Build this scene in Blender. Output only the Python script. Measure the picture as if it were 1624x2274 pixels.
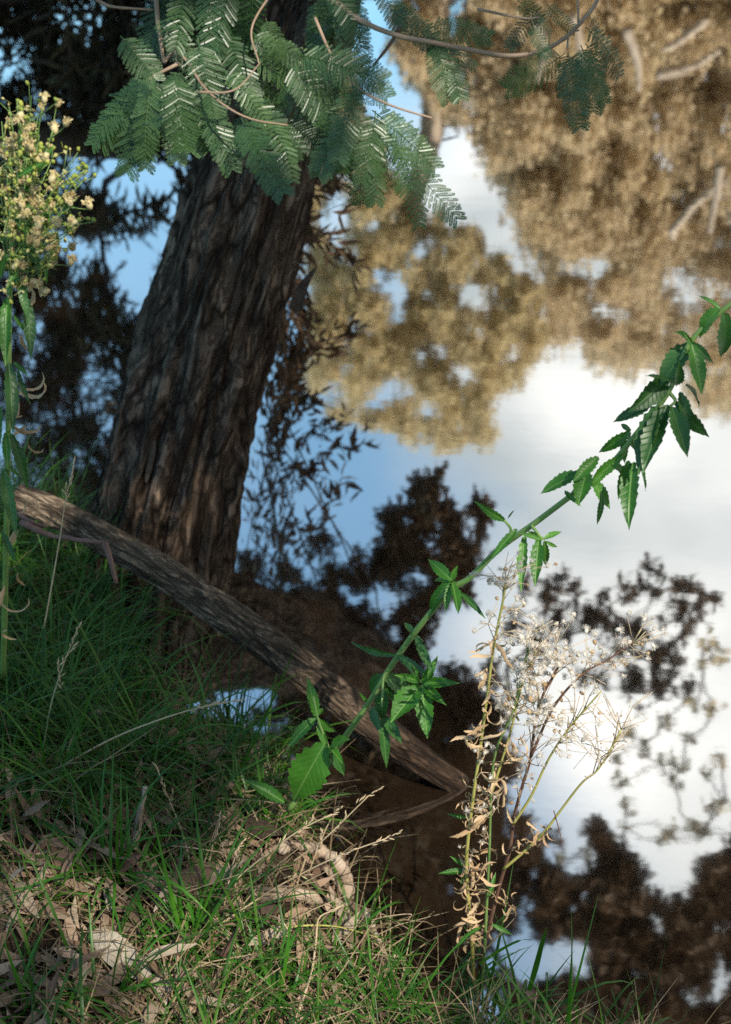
import bpy, math, random
import numpy as np
from mathutils import Vector, Matrix, noise as mnoise

for o in list(bpy.data.objects): bpy.data.objects.remove(o)
SC = bpy.context.scene
COL = SC.collection
R = random.Random(7)
NR = np.random.default_rng(11)
rad = math.radians

# ------------------------------------------------------------------ camera
H = 2.2; PITCH = 35.0
cam_d = bpy.data.cameras.new('camera'); cam = bpy.data.objects.new('camera', cam_d); COL.objects.link(cam)
cam.location = (0, 0, H); cam.rotation_euler = (rad(90 - PITCH), 0, 0)
cam_d.sensor_fit = 'VERTICAL'; cam_d.sensor_height = 36.0; cam_d.lens = 50.0
cam_d.clip_start = 0.05; cam_d.clip_end = 1500
cam_d.dof.use_dof = True; cam_d.dof.focus_distance = 2.3; cam_d.dof.aperture_fstop = 4.5
SC.camera = cam

# ------------------------------------------------------------------ light
TO_SUN = Vector((0.36, -0.50, 0.79)).normalized()
sun_el = math.asin(TO_SUN.z); sun_az = math.atan2(TO_SUN.x, TO_SUN.y)
sd = bpy.data.lights.new('sun', 'SUN'); sd.energy = 4.7; sd.angle = rad(0.5); sd.color = (1, .93, .80)
so = bpy.data.objects.new('sun', sd); COL.objects.link(so)
so.rotation_euler = TO_SUN.to_track_quat('Z', 'Y').to_euler(); so.location = (3, -4, 12)
W = bpy.data.worlds.new('World'); SC.world = W; W.use_nodes = True
def build_world():
    nt = W.node_tree; nt.nodes.clear(); N = nt.nodes.new; L = nt.links.new
    out = N('ShaderNodeOutputWorld'); bg = N('ShaderNodeBackground'); bg.inputs[1].default_value = 0.15
    sky = N('ShaderNodeTexSky'); sky.sky_type = 'NISHITA'; sky.sun_disc = False
    sky.sun_elevation = sun_el; sky.sun_rotation = sun_az; sky.air_density = 1.2; sky.dust_density = 0.4; sky.ozone_density = 0.4
    tc = N('ShaderNodeTexCoord'); sep = N('ShaderNodeSeparateXYZ'); L(tc.outputs['Generated'], sep.inputs[0])
    def M(op, a, b=None, c=None):
        m = N('ShaderNodeMath'); m.operation = op
        for i, v in enumerate((a, b, c)):
            if v is None: continue
            if isinstance(v, (int, float)): m.inputs[i].default_value = v
            else: L(v, m.inputs[i])
        return m.outputs[0]
    zz = M('ADD', M('MAXIMUM', sep.outputs[2], 0.0), 0.22)
    cmb = N('ShaderNodeCombineXYZ'); L(M('DIVIDE', sep.outputs[0], zz), cmb.inputs[0]); L(M('DIVIDE', sep.outputs[1], zz), cmb.inputs[1])
    cmb.inputs[2].default_value = 3.7
    n1 = N('ShaderNodeTexNoise'); n1.inputs['Scale'].default_value = 1.15; n1.inputs['Detail'].default_value = 5; n1.inputs['Roughness'].default_value = .48; n1.inputs['Distortion'].default_value = .3
    L(cmb.outputs[0], n1.inputs['Vector'])
    n2 = N('ShaderNodeTexNoise'); n2.inputs['Scale'].default_value = 2.3; n2.inputs['Detail'].default_value = 4
    L(cmb.outputs[0], n2.inputs['Vector'])
    v = M('ADD', n1.outputs['Fac'], M('MULTIPLY', sep.outputs[0], 1.15))
    mr = N('ShaderNodeMapRange'); mr.interpolation_type = 'SMOOTHSTEP'; L(v, mr.inputs['Value'])
    mr.inputs['From Min'].default_value = .47; mr.inputs['From Max'].default_value = .70; mr.inputs['To Min'].default_value = .10
    cr = N('ShaderNodeValToRGB'); L(n2.outputs['Fac'], cr.inputs[0])
    cr.color_ramp.elements[0].position = .42; cr.color_ramp.elements[0].color = (2.7, 3.1, 3.3, 1)
    cr.color_ramp.elements[1].position = .68; cr.color_ramp.elements[1].color = (7.2, 7.2, 7.0, 1)
    mx = N('ShaderNodeMix'); mx.data_type = 'RGBA'; L(mr.outputs[0], mx.inputs[0]); tn = N('ShaderNodeMix'); tn.data_type = 'RGBA'; tn.blend_type = 'MULTIPLY'; tn.inputs[0].default_value = 1; tn.inputs[7].default_value = (.80, 1.19, 1.22, 1); L(sky.outputs[0], tn.inputs[6]); L(tn.outputs[2], mx.inputs[6]); L(cr.outputs[0], mx.inputs[7])
    L(mx.outputs[2], bg.inputs[0]); L(bg.outputs[0], out.inputs[0])
build_world()
vs = SC.view_settings; vs.view_transform = 'Standard'; vs.look = 'None'; vs.exposure = 0.45; vs.gamma = 1.0; vs.use_curve_mapping = False
SC.render.engine = 'CYCLES'
SC.cycles.use_denoising = False
SC.cycles.max_bounces = 7; SC.cycles.diffuse_bounces = 3; SC.cycles.glossy_bounces = 3; SC.cycles.transmission_bounces = 3
SC.cycles.sample_clamp_indirect = 6.0; SC.cycles.caustics_reflective = False; SC.cycles.caustics_refractive = False

# ------------------------------------------------------------------ geometry helpers
CP, SP = math.cos(rad(PITCH)), math.sin(rad(PITCH))
K = 36.0 / 50.0 / 2274.0
CAM = np.array((0, 0, H))
def ray(u, v):
    a = (u - 812) * K; b = (1137 - v) * K
    return np.array((a, b * SP + CP, b * CP - SP))           # depth 1 along the lens axis
def at(u, v, d): return CAM + ray(u, v) * d
def at_z(u, v, z=0.0):
    r = ray(u, v); return CAM + r * ((z - H) / r[2])
def mirrored(u, v, y):                                        # what stands at distance y and is seen in the water at (u, v)
    r = ray(u, v); r = r * np.array((1, 1, -1)); return np.array((0, 0, -H)) + r * (y / r[1])
def px_of(p):
    q = np.asarray(p) - CAM
    d = q[1] * CP - q[2] * SP
    return 812 + q[0] / d / K, 1137 - (q[1] * SP + q[2] * CP) / d / K, d
def in_mirror_frame(p, m=25):
    q = np.array((p[0], p[1], -p[2])) - CAM
    d = q[1] * CP - q[2] * SP
    if d <= .1: return False
    u = 812 + q[0] / d / K; v = 1137 - (q[1] * SP + q[2] * CP) / d / K
    return -m < u < 1624 + m and -m < v < 2274 + m
def unit(v):
    v = np.asarray(v, float); n = np.linalg.norm(v); return v / n if n > 1e-9 else np.array((0, 0, 1.0))

class MB:
    def __init__(s): s.v = []; s.f = []
    def add(s, vs, fs):
        o = len(s.v); s.v.extend([tuple(map(float, p)) for p in vs]); s.f.extend([tuple(i + o for i in f) for f in fs])
    def tube(s, pts, radii, n=7, cap=True):
        pts = [np.asarray(p, float) for p in pts]
        if not hasattr(radii, '__len__'): radii = [radii] * len(pts)
        vs = []; prev = None
        for i, p in enumerate(pts):
            t = unit(pts[min(i + 1, len(pts) - 1)] - pts[max(i - 1, 0)])
            if prev is None:
                a = np.cross(t, (0, 0, 1.0)); a = unit(a if np.linalg.norm(a) > .05 else np.cross(t, (1.0, 0, 0)))
            else: a = unit(prev - t * np.dot(prev, t))
            prev = a; b = np.cross(t, a)
            for k in range(n):
                th = 2 * math.pi * k / n
                vs.append(p + (a * math.cos(th) + b * math.sin(th)) * radii[i])
        fs = [(i * n + k, i * n + (k + 1) % n, (i + 1) * n + (k + 1) % n, (i + 1) * n + k) for i in range(len(pts) - 1) for k in range(n)]
        if cap: fs += [tuple(range(n))[::-1], tuple((len(pts) - 1) * n + k for k in range(n))]
        s.add(vs, fs)
    def ribbon(s, pts, widths, side, fold=0.0):
        vs = []; pts = [np.asarray(p, float) for p in pts]; side = unit(side)
        for i, p in enumerate(pts):
            t = unit(pts[min(i + 1, len(pts) - 1)] - pts[max(i - 1, 0)])
            a = unit(side - t * np.dot(side, t)); nrm = np.cross(a, t); w = widths[i] / 2
            vs += [p - a * w + nrm * fold * w, p, p + a * w + nrm * fold * w]
        fs = []
        for i in range(len(pts) - 1):
            b = i * 3; fs += [(b, b + 1, b + 4, b + 3), (b + 1, b + 2, b + 5, b + 4)]
        s.add(vs, fs)
    def mesh(s, name, mat, smooth=True, origin=(0, 0, 0)):
        me = bpy.data.meshes.new(name)
        ox, oy, oz = map(float, origin)
        me.from_pydata([(x - ox, y - oy, z - oz) for x, y, z in s.v], [], s.f)
        if mat: me.materials.append(mat)
        if smooth: me.polygons.foreach_set('use_smooth', [True] * len(me.polygons))
        me.update(); return me
def mesh_np(name, verts, nper, mat, origin=(0, 0, 0)):        # verts (n*nper,3): n separate polygons
    v = np.asarray(verts, np.float32).reshape(-1, 3) - np.asarray(origin, np.float32)
    n = len(v) // nper; me = bpy.data.meshes.new(name)
    me.vertices.add(len(v)); me.vertices.foreach_set('co', v.ravel())
    me.loops.add(len(v)); me.loops.foreach_set('vertex_index', np.arange(len(v), dtype=np.int32))
    me.polygons.add(n); me.polygons.foreach_set('loop_start', np.arange(0, n * nper, nper, dtype=np.int32))
    me.update(calc_edges=True); me.validate()
    if mat: me.materials.append(mat)
    return me
def obj(name, me, parent=None):
    o = bpy.data.objects.new(name, me); COL.objects.link(o)
    if parent: o.parent = parent
    return o
def tag(o, label, cat=None, group=None, kind=None):
    o['label'] = label
    if cat: o['category'] = cat
    if group: o['group'] = group
    if kind: o['kind'] = kind
    return o
def thing(name, label, cat, loc, group=None):
    o = bpy.data.objects.new(name, None); COL.objects.link(o); o.location = tuple(map(float, loc)); o.empty_display_size = .05
    return tag(o, label, cat, group)
def structure(o): o['kind'] = 'structure'; return o
def stuff(o): o['kind'] = 'stuff'; return o
def smooth_path(pts, n):                                     # Catmull-Rom through pts
    P = [np.asarray(p, float) for p in pts]
    if len(P) < 3: return [P[0] + (P[-1] - P[0]) * t for t in np.linspace(0, 1, n)]
    Q = [2 * P[0] - P[1]] + P + [2 * P[-1] - P[-2]]; out = []
    for t in np.linspace(0, len(P) - 1 - 1e-6, n):
        i = int(t); f = t - i; a, b, c, d = Q[i:i + 4]
        out.append(.5 * (2 * b + (c - a) * f + (2 * a - 5 * b + 4 * c - d) * f * f + (3 * b - a - 3 * c + d) * f ** 3))
    return out
def fbm(x, y, z, o=4): return mnoise.fractal(Vector((x, y, z)), 1.0, 2.0, o)

# ------------------------------------------------------------------ materials
def mat(name, cols, rough=.6, scale=6.0, detail=5, trans=0.0, bump=0.0, bscale=40, spec=.4, island=.0, stretch=None, objrand=0.0, hsv=.25):
    m = bpy.data.materials.new(name); m.use_nodes = True; nt = m.node_tree; nt.nodes.clear(); N = nt.nodes.new; L = nt.links.new
    out = N('ShaderNodeOutputMaterial'); p = N('ShaderNodeBsdfPrincipled'); p.inputs['Roughness'].default_value = rough
    p.inputs['Specular IOR Level'].default_value = spec
    tc = N('ShaderNodeTexCoord'); vec = tc.outputs['Object']
    if stretch:
        mp = N('ShaderNodeMapping'); mp.inputs['Scale'].default_value = stretch; L(vec, mp.inputs[0]); vec = mp.outputs[0]
    nz = N('ShaderNodeTexNoise'); nz.inputs['Scale'].default_value = scale; nz.inputs['Detail'].default_value = detail; nz.inputs['Roughness'].default_value = .6
    L(vec, nz.inputs['Vector']); fac = nz.outputs['Fac']
    def blend(a, rnd, w):
        mm = N('ShaderNodeMix'); mm.data_type = 'FLOAT'; mm.inputs[0].default_value = w; L(a, mm.inputs[2]); L(rnd, mm.inputs[3]); return mm.outputs[0]
    if island:
        g = N('ShaderNodeNewGeometry'); fac = blend(fac, g.outputs['Random Per Island'], island)
    if objrand:
        g = N('ShaderNodeObjectInfo'); fac = blend(fac, g.outputs['Random'], objrand)
    cr = N('ShaderNodeValToRGB'); L(fac, cr.inputs[0]); els = cr.color_ramp.elements
    lo, hi = (.3, .7) if not (island or objrand) else (.12, .88)
    while len(els) < len(cols): els.new(.5)
    for i, c in enumerate(cols):
        els[i].position = lo + (hi - lo) * i / max(1, len(cols) - 1); els[i].color = (*c, 1)
    L(cr.outputs[0], p.inputs['Base Color']); sh = p.outputs[0]
    if trans:
        t = N('ShaderNodeBsdfTranslucent'); L(cr.outputs[0], t.inputs[0]); x = N('ShaderNodeMixShader'); x.inputs[0].default_value = trans
        L(sh, x.inputs[1]); L(t.outputs[0], x.inputs[2]); sh = x.outputs[0]
    if bump:
        b = N('ShaderNodeBump'); b.inputs['Strength'].default_value = bump; b.inputs['Distance'].default_value = .01
        nb = N('ShaderNodeTexNoise'); nb.inputs['Scale'].default_value = bscale; nb.inputs['Detail'].default_value = 6; L(vec, nb.inputs['Vector'])
        L(nb.outputs['Fac'], b.inputs['Height']); L(b.outputs[0], p.inputs['Normal'])
    L(sh, out.inputs[0]); return m
def water_mat():
    m = bpy.data.materials.new('creek_water'); m.use_nodes = True; nt = m.node_tree; nt.nodes.clear(); N = nt.nodes.new; L = nt.links.new
    out = N('ShaderNodeOutputMaterial'); d = N('ShaderNodeBsdfDiffuse'); d.inputs[0].default_value = (.050, .030, .017, 1)
    g = N('ShaderNodeBsdfGlossy'); g.inputs['Roughness'].default_value = .030; g.inputs[0].default_value = (.97, .96, .94, 1)
    lw = N('ShaderNodeLayerWeight'); lw.inputs[0].default_value = .5
    mr = N('ShaderNodeMapRange'); L(lw.outputs['Facing'], mr.inputs[0]); mr.inputs[1].default_value = .1; mr.inputs[2].default_value = .8
    mr.inputs[3].default_value = .74; mr.inputs[4].default_value = .96
    tc = N('ShaderNodeTexCoord'); nz = N('ShaderNodeTexNoise'); nz.inputs['Scale'].default_value = 5.0; nz.inputs['Detail'].default_value = 3
    mp = N('ShaderNodeMapping'); mp.inputs['Scale'].default_value = (1, 1.6, 1); L(tc.outputs['Object'], mp.inputs[0]); L(mp.outputs[0], nz.inputs[0])
    b = N('ShaderNodeBump'); b.inputs['Strength'].default_value = .012; b.inputs['Distance'].default_value = .02; L(nz.outputs['Fac'], b.inputs['Height'])
    L(b.outputs[0], g.inputs['Normal'])
    x = N('ShaderNodeMixShader'); L(mr.outputs[0], x.inputs[0]); L(d.outputs[0], x.inputs[1]); L(g.outputs[0], x.inputs[2]); L(x.outputs[0], out.inputs[0]); return m
def bark_mat(name, cols, stretch):
    return mat(name, cols, rough=.9, scale=9, detail=8, bump=.9, bscale=22, spec=.15, stretch=stretch)

M_water = water_mat()
M_soil = mat('soil_litter', [(.014, .010, .007), (.034, .024, .016), (.075, .054, .037)], rough=.95, scale=22, detail=8, bump=.8, bscale=60, spec=.1)
M_fargrass = mat('far_bank_grass', [(.16, .11, .05), (.27, .19, .09), (.22, .19, .08)], rough=.95, scale=1.2)
M_bark = mat('gum_bark', [(.016, .010, .007), (.060, .040, .028), (.15, .108, .076)], rough=.92, scale=20, detail=10, bump=1.0, bscale=60, spec=.08, stretch=(1, 1, .22))
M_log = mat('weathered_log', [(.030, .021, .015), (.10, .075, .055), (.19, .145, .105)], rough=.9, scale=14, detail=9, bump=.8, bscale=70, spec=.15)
def bark_nodes(m, plate, crack, sx, sz, strength):             # plates parted by long dark furrows, in bark coordinates
    nt = m.node_tree; N = nt.nodes.new; L = nt.links.new
    at_ = N('ShaderNodeAttribute'); at_.attribute_name = 'bark'
    def ridged(fx, fz, det, dist):
        mp = N('ShaderNodeMapping'); mp.inputs['Scale'].default_value = (fx, fx, fz); L(at_.outputs['Vector'], mp.inputs[0])
        nz = N('ShaderNodeTexNoise'); nz.inputs['Scale'].default_value = 1; nz.inputs['Detail'].default_value = det; nz.inputs['Distortion'].default_value = dist; nz.inputs['Roughness'].default_value = .6; L(mp.outputs[0], nz.inputs[0])
        sb = N('ShaderNodeMath'); sb.operation = 'SUBTRACT'; L(nz.outputs['Fac'], sb.inputs[0]); sb.inputs[1].default_value = .5
        ab = N('ShaderNodeMath'); ab.operation = 'ABSOLUTE'; L(sb.outputs[0], ab.inputs[0])
        mr = N('ShaderNodeMapRange'); L(ab.outputs[0], mr.inputs[0]); mr.inputs[1].default_value = .0; mr.inputs[2].default_value = .075; return mr.outputs[0], nz.outputs['Fac']
    r1, f1 = ridged(sx, sz, 3, .5); r2, f2 = ridged(sx * 2.6, sz * 3, 4, .8)
    mn = N('ShaderNodeMath'); mn.operation = 'MULTIPLY'; L(r1, mn.inputs[0]); ml = N('ShaderNodeMath'); ml.operation = 'MULTIPLY_ADD'; L(r2, ml.inputs[0]); ml.inputs[1].default_value = .55; ml.inputs[2].default_value = .45; L(ml.outputs[0], mn.inputs[1])
    p = [n for n in nt.nodes if n.type == 'BSDF_PRINCIPLED'][0]; cr = [n for n in nt.nodes if n.type == 'VALTORGB'][0]
    for l in list(nt.links):
        if l.to_node == cr: nt.links.remove(l)
    mp = N('ShaderNodeMapping'); mp.inputs['Scale'].default_value = (sx * 1.7, sx * 1.7, sz * 1.7); L(at_.outputs['Vector'], mp.inputs[0])
    nz = N('ShaderNodeTexNoise'); nz.inputs['Scale'].default_value = 1; nz.inputs['Detail'].default_value = 9; nz.inputs['Roughness'].default_value = .7; L(mp.outputs[0], nz.inputs[0]); L(nz.outputs['Fac'], cr.inputs[0])
    for e, c in zip(cr.color_ramp.elements, plate): e.color = (*c, 1)
    mx = N('ShaderNodeMix'); mx.data_type = 'RGBA'; L(mn.outputs[0], mx.inputs[0]); mx.inputs[6].default_value = (*crack, 1); L(cr.outputs[0], mx.inputs[7]); L(mx.outputs[2], p.inputs['Base Color'])
    b = [n for n in nt.nodes if n.type == 'BUMP'][0]; b.inputs['Strength'].default_value = 1; b.inputs['Distance'].default_value = strength
    sm = N('ShaderNodeMath'); sm.operation = 'MULTIPLY_ADD'; L(nz.outputs['Fac'], sm.inputs[0]); sm.inputs[1].default_value = .5; L(mn.outputs[0], sm.inputs[2]); L(sm.outputs[0], b.inputs['Height'])
bark_nodes(M_bark, [(.048, .033, .023), (.120, .086, .062), (.22, .165, .12)], (.011, .0068, .0045), 17, 3.4, .016)
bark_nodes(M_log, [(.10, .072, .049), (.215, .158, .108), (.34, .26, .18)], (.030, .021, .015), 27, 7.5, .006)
def wet_shaded_end(m):                                               # soaked creek end, darkened further to paint in shade under the log
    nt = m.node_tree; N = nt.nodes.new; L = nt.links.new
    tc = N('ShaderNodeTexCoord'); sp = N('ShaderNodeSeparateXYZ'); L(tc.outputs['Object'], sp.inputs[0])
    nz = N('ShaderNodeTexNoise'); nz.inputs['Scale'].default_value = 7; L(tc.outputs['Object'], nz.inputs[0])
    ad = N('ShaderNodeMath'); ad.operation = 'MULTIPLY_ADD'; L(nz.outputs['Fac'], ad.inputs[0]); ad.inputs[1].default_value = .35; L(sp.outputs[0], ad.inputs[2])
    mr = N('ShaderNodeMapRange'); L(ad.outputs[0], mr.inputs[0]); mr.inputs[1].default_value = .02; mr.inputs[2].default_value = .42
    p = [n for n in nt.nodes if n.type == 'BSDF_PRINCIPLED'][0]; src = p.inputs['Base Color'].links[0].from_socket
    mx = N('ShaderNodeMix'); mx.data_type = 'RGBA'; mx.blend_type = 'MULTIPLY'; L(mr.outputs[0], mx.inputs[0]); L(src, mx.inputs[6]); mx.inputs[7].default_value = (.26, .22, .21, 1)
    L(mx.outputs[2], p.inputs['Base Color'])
wet_shaded_end(M_log)
M_strip = mat('bark_strip', [(.035, .023, .016), (.095, .068, .050)], rough=.9, scale=30, bump=.5, bscale=80, spec=.1)
M_palewood = mat('pale_dead_wood', [(.20, .14, .10), (.36, .28, .21), (.48, .40, .33)], rough=.75, scale=18, bump=.4, bscale=60, spec=.2)
M_pinkwood = mat('pink_twig', [(.09, .048, .036), (.19, .11, .085)], rough=.6, scale=20, spec=.3)
M_branchpale = mat('pale_branch', [(.32, .25, .19), (.52, .43, .34)], rough=.8, scale=5)
M_branchdark = mat('dark_branch', [(.035, .024, .017), (.085, .058, .040)], rough=.9, scale=6)
M_twig = mat('wattle_twig', [(.20, .13, .085), (.36, .25, .17)], rough=.55, scale=20, spec=.4)
M_wattle = mat('wattle_leaf', [(.022, .060, .018), (.058, .130, .040), (.14, .23, .085)], rough=.34, scale=12, trans=.34, spec=.6, island=.25, objrand=.5)
M_gumleaf = mat('dark_gum_leaf', [(.045, .028, .016), (.12, .073, .042), (.19, .12, .068)], rough=.65, scale=1.5, island=.5, spec=.15, trans=.2)
M_leftleaf = mat('left_tree_leaf', [(.016, .012, .007), (.045, .034, .018), (.085, .070, .030)], rough=.6, scale=1.0, island=.5, spec=.2, trans=.15)
M_tanleaf = mat('tan_bush_leaf', [(.42, .33, .22), (.66, .54, .37), (.76, .63, .43), (.52, .50, .32)], rough=.8, scale=.8, detail=6, trans=.5, island=.45, spec=.15)
M_yelleaf = mat('yellow_tree_leaf', [(.42, .33, .19), (.66, .55, .33), (.72, .62, .40)], rough=.8, scale=.9, trans=.5, island=.4, spec=.15)
M_grass = mat('green_grass', [(.013, .048, .004), (.032, .105, .006), (.065, .155, .011)], rough=.45, scale=3, trans=.25, spec=.35, island=.6)
M_tuft = mat('tuft_blade', [(.016, .075, .005), (.034, .135, .008), (.066, .195, .014)], rough=.42, scale=6, trans=.25, spec=.4, objrand=.5)
M_straw = mat('dry_straw', [(.11, .075, .04), (.25, .18, .10), (.42, .33, .21)], rough=.7, scale=5, trans=.15, spec=.25, island=.6)
M_dead = mat('withered_blade', [(.07, .045, .025), (.17, .12, .065), (.28, .21, .12)], rough=.7, scale=5, trans=.2, spec=.2, island=.7)
M_stalk = mat('dry_stalk', [(.42, .31, .18), (.60, .48, .32)], rough=.6, scale=10, trans=.1, spec=.3)
M_litter = mat('fallen_leaf', [(.045, .028, .018), (.13, .085, .055), (.22, .165, .115), (.34, .275, .205)], rough=.6, scale=14, spec=.35, objrand=.65, bump=.3, bscale=60)
M_litter2 = mat('litter', [(.10, .055, .035), (.22, .14, .09), (.36, .26, .19)], rough=.7, scale=14, spec=.3, island=.7)
M_paleleaf = mat('bleached_leaf', [(.24, .195, .145), (.44, .385, .31)], rough=.6, scale=25, spec=.3, bump=.4, bscale=80)
def leaf_mat(name, cols, rib, trans):
    m = mat(name, cols, rough=.40, scale=7, trans=trans, spec=.45, objrand=.5)
    nt = m.node_tree; N = nt.nodes.new; L = nt.links.new
    tc = N('ShaderNodeTexCoord'); sp = N('ShaderNodeSeparateXYZ'); L(tc.outputs['Object'], sp.inputs[0])
    def M(op, a, b=None):
        q = N('ShaderNodeMath'); q.operation = op
        for i, v in enumerate((a, b)):
            if v is None: continue
            if isinstance(v, (int, float)): q.inputs[i].default_value = v
            else: L(v, q.inputs[i])
        return q.outputs[0]
    ax = M('ABSOLUTE', sp.outputs[0]); ph = M('MULTIPLY', M('SUBTRACT', sp.outputs[1], M('MULTIPLY', ax, 1.1)), 62.0)
    vein = M('POWER', M('MAXIMUM', M('SINE', ph), 0.0), 6.0)
    mid = N('ShaderNodeMapRange'); L(ax, mid.inputs[0]); mid.inputs[1].default_value = .006; mid.inputs[2].default_value = .016; mid.inputs[3].default_value = 1; mid.inputs[4].default_value = 0
    fac = M('MAXIMUM', mid.outputs[0], M('MULTIPLY', vein, .12))
    cr = [n for n in nt.nodes if n.type == 'VALTORGB'][0]; p = [n for n in nt.nodes if n.type == 'BSDF_PRINCIPLED'][0]
    mx = N('ShaderNodeMix'); mx.data_type = 'RGBA'; L(fac, mx.inputs[0]); L(cr.outputs[0], mx.inputs[6]); mx.inputs[7].default_value = (*rib, 1); L(mx.outputs[2], p.inputs['Base Color'])
    b = N('ShaderNodeBump'); b.inputs['Strength'].default_value = .3; b.inputs['Distance'].default_value = .02; b.invert = True; L(fac, b.inputs['Height']); L(b.outputs[0], p.inputs['Normal'])
    return m
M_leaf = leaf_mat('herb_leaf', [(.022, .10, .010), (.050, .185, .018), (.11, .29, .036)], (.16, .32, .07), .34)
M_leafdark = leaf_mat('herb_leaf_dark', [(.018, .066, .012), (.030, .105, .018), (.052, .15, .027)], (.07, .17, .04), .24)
M_stem = mat('herb_stem', [(.10, .20, .045), (.20, .31, .09)], rough=.5, scale=14, trans=.05, spec=.4)
M_yelstem = mat('yellow_stem', [(.28, .26, .06), (.44, .40, .12)], rough=.6, scale=14)
M_redstem = mat('red_stem', [(.09, .045, .030), (.20, .10, .065)], rough=.6, scale=14)
M_dryleaf = mat('curled_dry_leaf', [(.27, .165, .085), (.47, .32, .18), (.62, .46, .29)], rough=.75, scale=12, trans=.2, spec=.2, objrand=.5)
M_fluff = mat('seed_fluff', [(.72, .64, .54), (.85, .80, .74)], rough=.9, scale=8, trans=.35, spec=.1)
M_cream = mat('cream_flower', [(.55, .43, .20), (.70, .60, .36)], rough=.8, scale=20, trans=.25, objrand=.5)
M_budmix = mat('mixed_bud', [(.16, .22, .04), (.36, .36, .09), (.58, .48, .24)], rough=.7, scale=20, trans=.2, island=.85)
M_bud = mat('green_bud', [(.20, .27, .045), (.38, .40, .08)], rough=.6, scale=20, trans=.15, objrand=.6)

# ------------------------------------------------------------------ terrain
WL = [(-30, 9.0), (-6.0, 5.6)] + [tuple(at_z(u, v)[:2]) for u, v in
      ((-260, 1120), (40, 1195), (190, 1240), (235, 1345), (310, 1460), (365, 1570), (430, 1615), (515, 1650), (640, 1775), (745, 1930), (800, 2040), (870, 2190), (930, 2290), (1010, 2345), (1300, 2375), (1700, 2410))] + [(3.5, 1.25), (30, -2.0)]
WLA = np.array(WL)
def shore(x, y):                                              # distance from the waterline, positive on the near bank
    a = WLA[:-1]; b = WLA[1:]; ab = b - a; p = np.array((x, y))
    t = np.clip(((p - a) * ab).sum(1) / (ab * ab).sum(1), 0, 1); q = a + ab * t[:, None]
    d = np.hypot(*(p - q).T); i = int(d.argmin())
    s = ab[i, 0] * (y - a[i, 1]) - ab[i, 1] * (x - a[i, 0])
    return -d[i] if s > 0 else d[i]
def ground_z(x, y):
    s = shore(x, y)
    if s < 0: z = max(-.8, .7 * s)
    else: z = .10 * (1 - math.exp(-s / .05)) + .95 * (1 - math.exp(-s * .52))
    return z + .025 * fbm(x * 3, y * 3, .3, 3) * min(1, abs(s) * 6) + .01 * fbm(x * 14, y * 14, 2, 2) * min(1, abs(s) * 6)
def on_ground(u, v):
    r = ray(u, v); lo = None
    for d in np.arange(1.0, 6.0, .02):
        p = CAM + r * d
        if p[2] <= ground_z(p[0], p[1]) or p[2] < 0: return p
    return p
def grid_sheet(name, xs, ys, zf, m):
    vs = [(x, y, zf(x, y)) for y in ys for x in xs]; nx = len(xs)
    fs = [(j * nx + i, j * nx + i + 1, (j + 1) * nx + i + 1, (j + 1) * nx + i) for j in range(len(ys) - 1) for i in range(nx - 1)]
    b = MB(); b.add(vs, fs); return structure(obj(name, b.mesh(name, m)))
xs = sorted(set([-30, -18, -10, -6, -4] + list(np.round(np.arange(-3, 2.6, .045), 3)) + [3.5, 5, 8, 14, 30]))
ys = sorted(set([-30, -12, -5, -2, -.5] + list(np.round(np.arange(.2, 5, .045), 3)) + [5.5, 6.5, 8, 9.5, 11]))
o = grid_sheet('bank_ground', xs, ys, ground_z, M_soil); o['label'] = 'grassy creek bank littered with leaves sloping to the water'
b = MB(); b.add([(-60, -6, 0), (60, -6, 0), (60, 60, 0), (-60, 60, 0)], [(0, 1, 2, 3)])
o = structure(obj('water', b.mesh('water', M_water, False))); o['label'] = 'still brown creek water mirroring trees and cloudy blue sky'
def far_z(x, y): return -1.0 + min(2.6, max(0, (y - 11.0) * .9)) + max(0, y - 18) * .03 + .15 * fbm(x * .5, y * .5, 1)
o = grid_sheet('far_bank', [-300, -120, -60] + list(range(-40, 41, 2)) + [60, 120, 300], [10, 11, 12, 13, 14, 15, 16, 18, 22, 30, 60, 150, 400], far_z, M_fargrass)
o['label'] = 'dry grass slope of the opposite bank'
o = grid_sheet('creek_bed', [-300, -60, 0, 60, 300], [-300, -40, 0, 40, 420], lambda x, y: -1.4, M_soil); o['label'] = 'muddy floor under the creek'

# ------------------------------------------------------------------ foliage scatter
def leaf_cards(centers, radii, counts, length, width, droop, jit=.35, flat=.0, rng=NR):
    C_ = np.repeat(np.asarray(centers, float), counts, axis=0); Rr = np.repeat(np.asarray(radii, float), counts)
    n = len(C_); d = rng.normal(size=(n, 3)); d /= np.linalg.norm(d, axis=1)[:, None]
    P = C_ + d * (Rr * rng.random(n) ** .5)[:, None]
    ax = rng.normal(size=(n, 3)); ax[:, 2] -= droop; ax /= np.linalg.norm(ax, axis=1)[:, None]
    s = rng.normal(size=(n, 3)); s[:, 2] *= (1 - flat); s -= ax * (s * ax).sum(1)[:, None]; s /= np.linalg.norm(s, axis=1)[:, None]
    L_ = length * (1 + jit * rng.uniform(-1, 1, n)); Wd = width * (1 + jit * rng.uniform(-1, 1, n))
    nrm = np.cross(ax, s)
    a = ax * L_[:, None]; w = s * Wd[:, None] * .5; bend = nrm * (L_ * .12)[:, None]
    return np.stack([P, P + a * .35 + w + bend, P + a * .72 + w * .7 + bend, P + a, P + a * .72 - w * .7 + bend, P + a * .35 - w + bend], 1)
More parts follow.
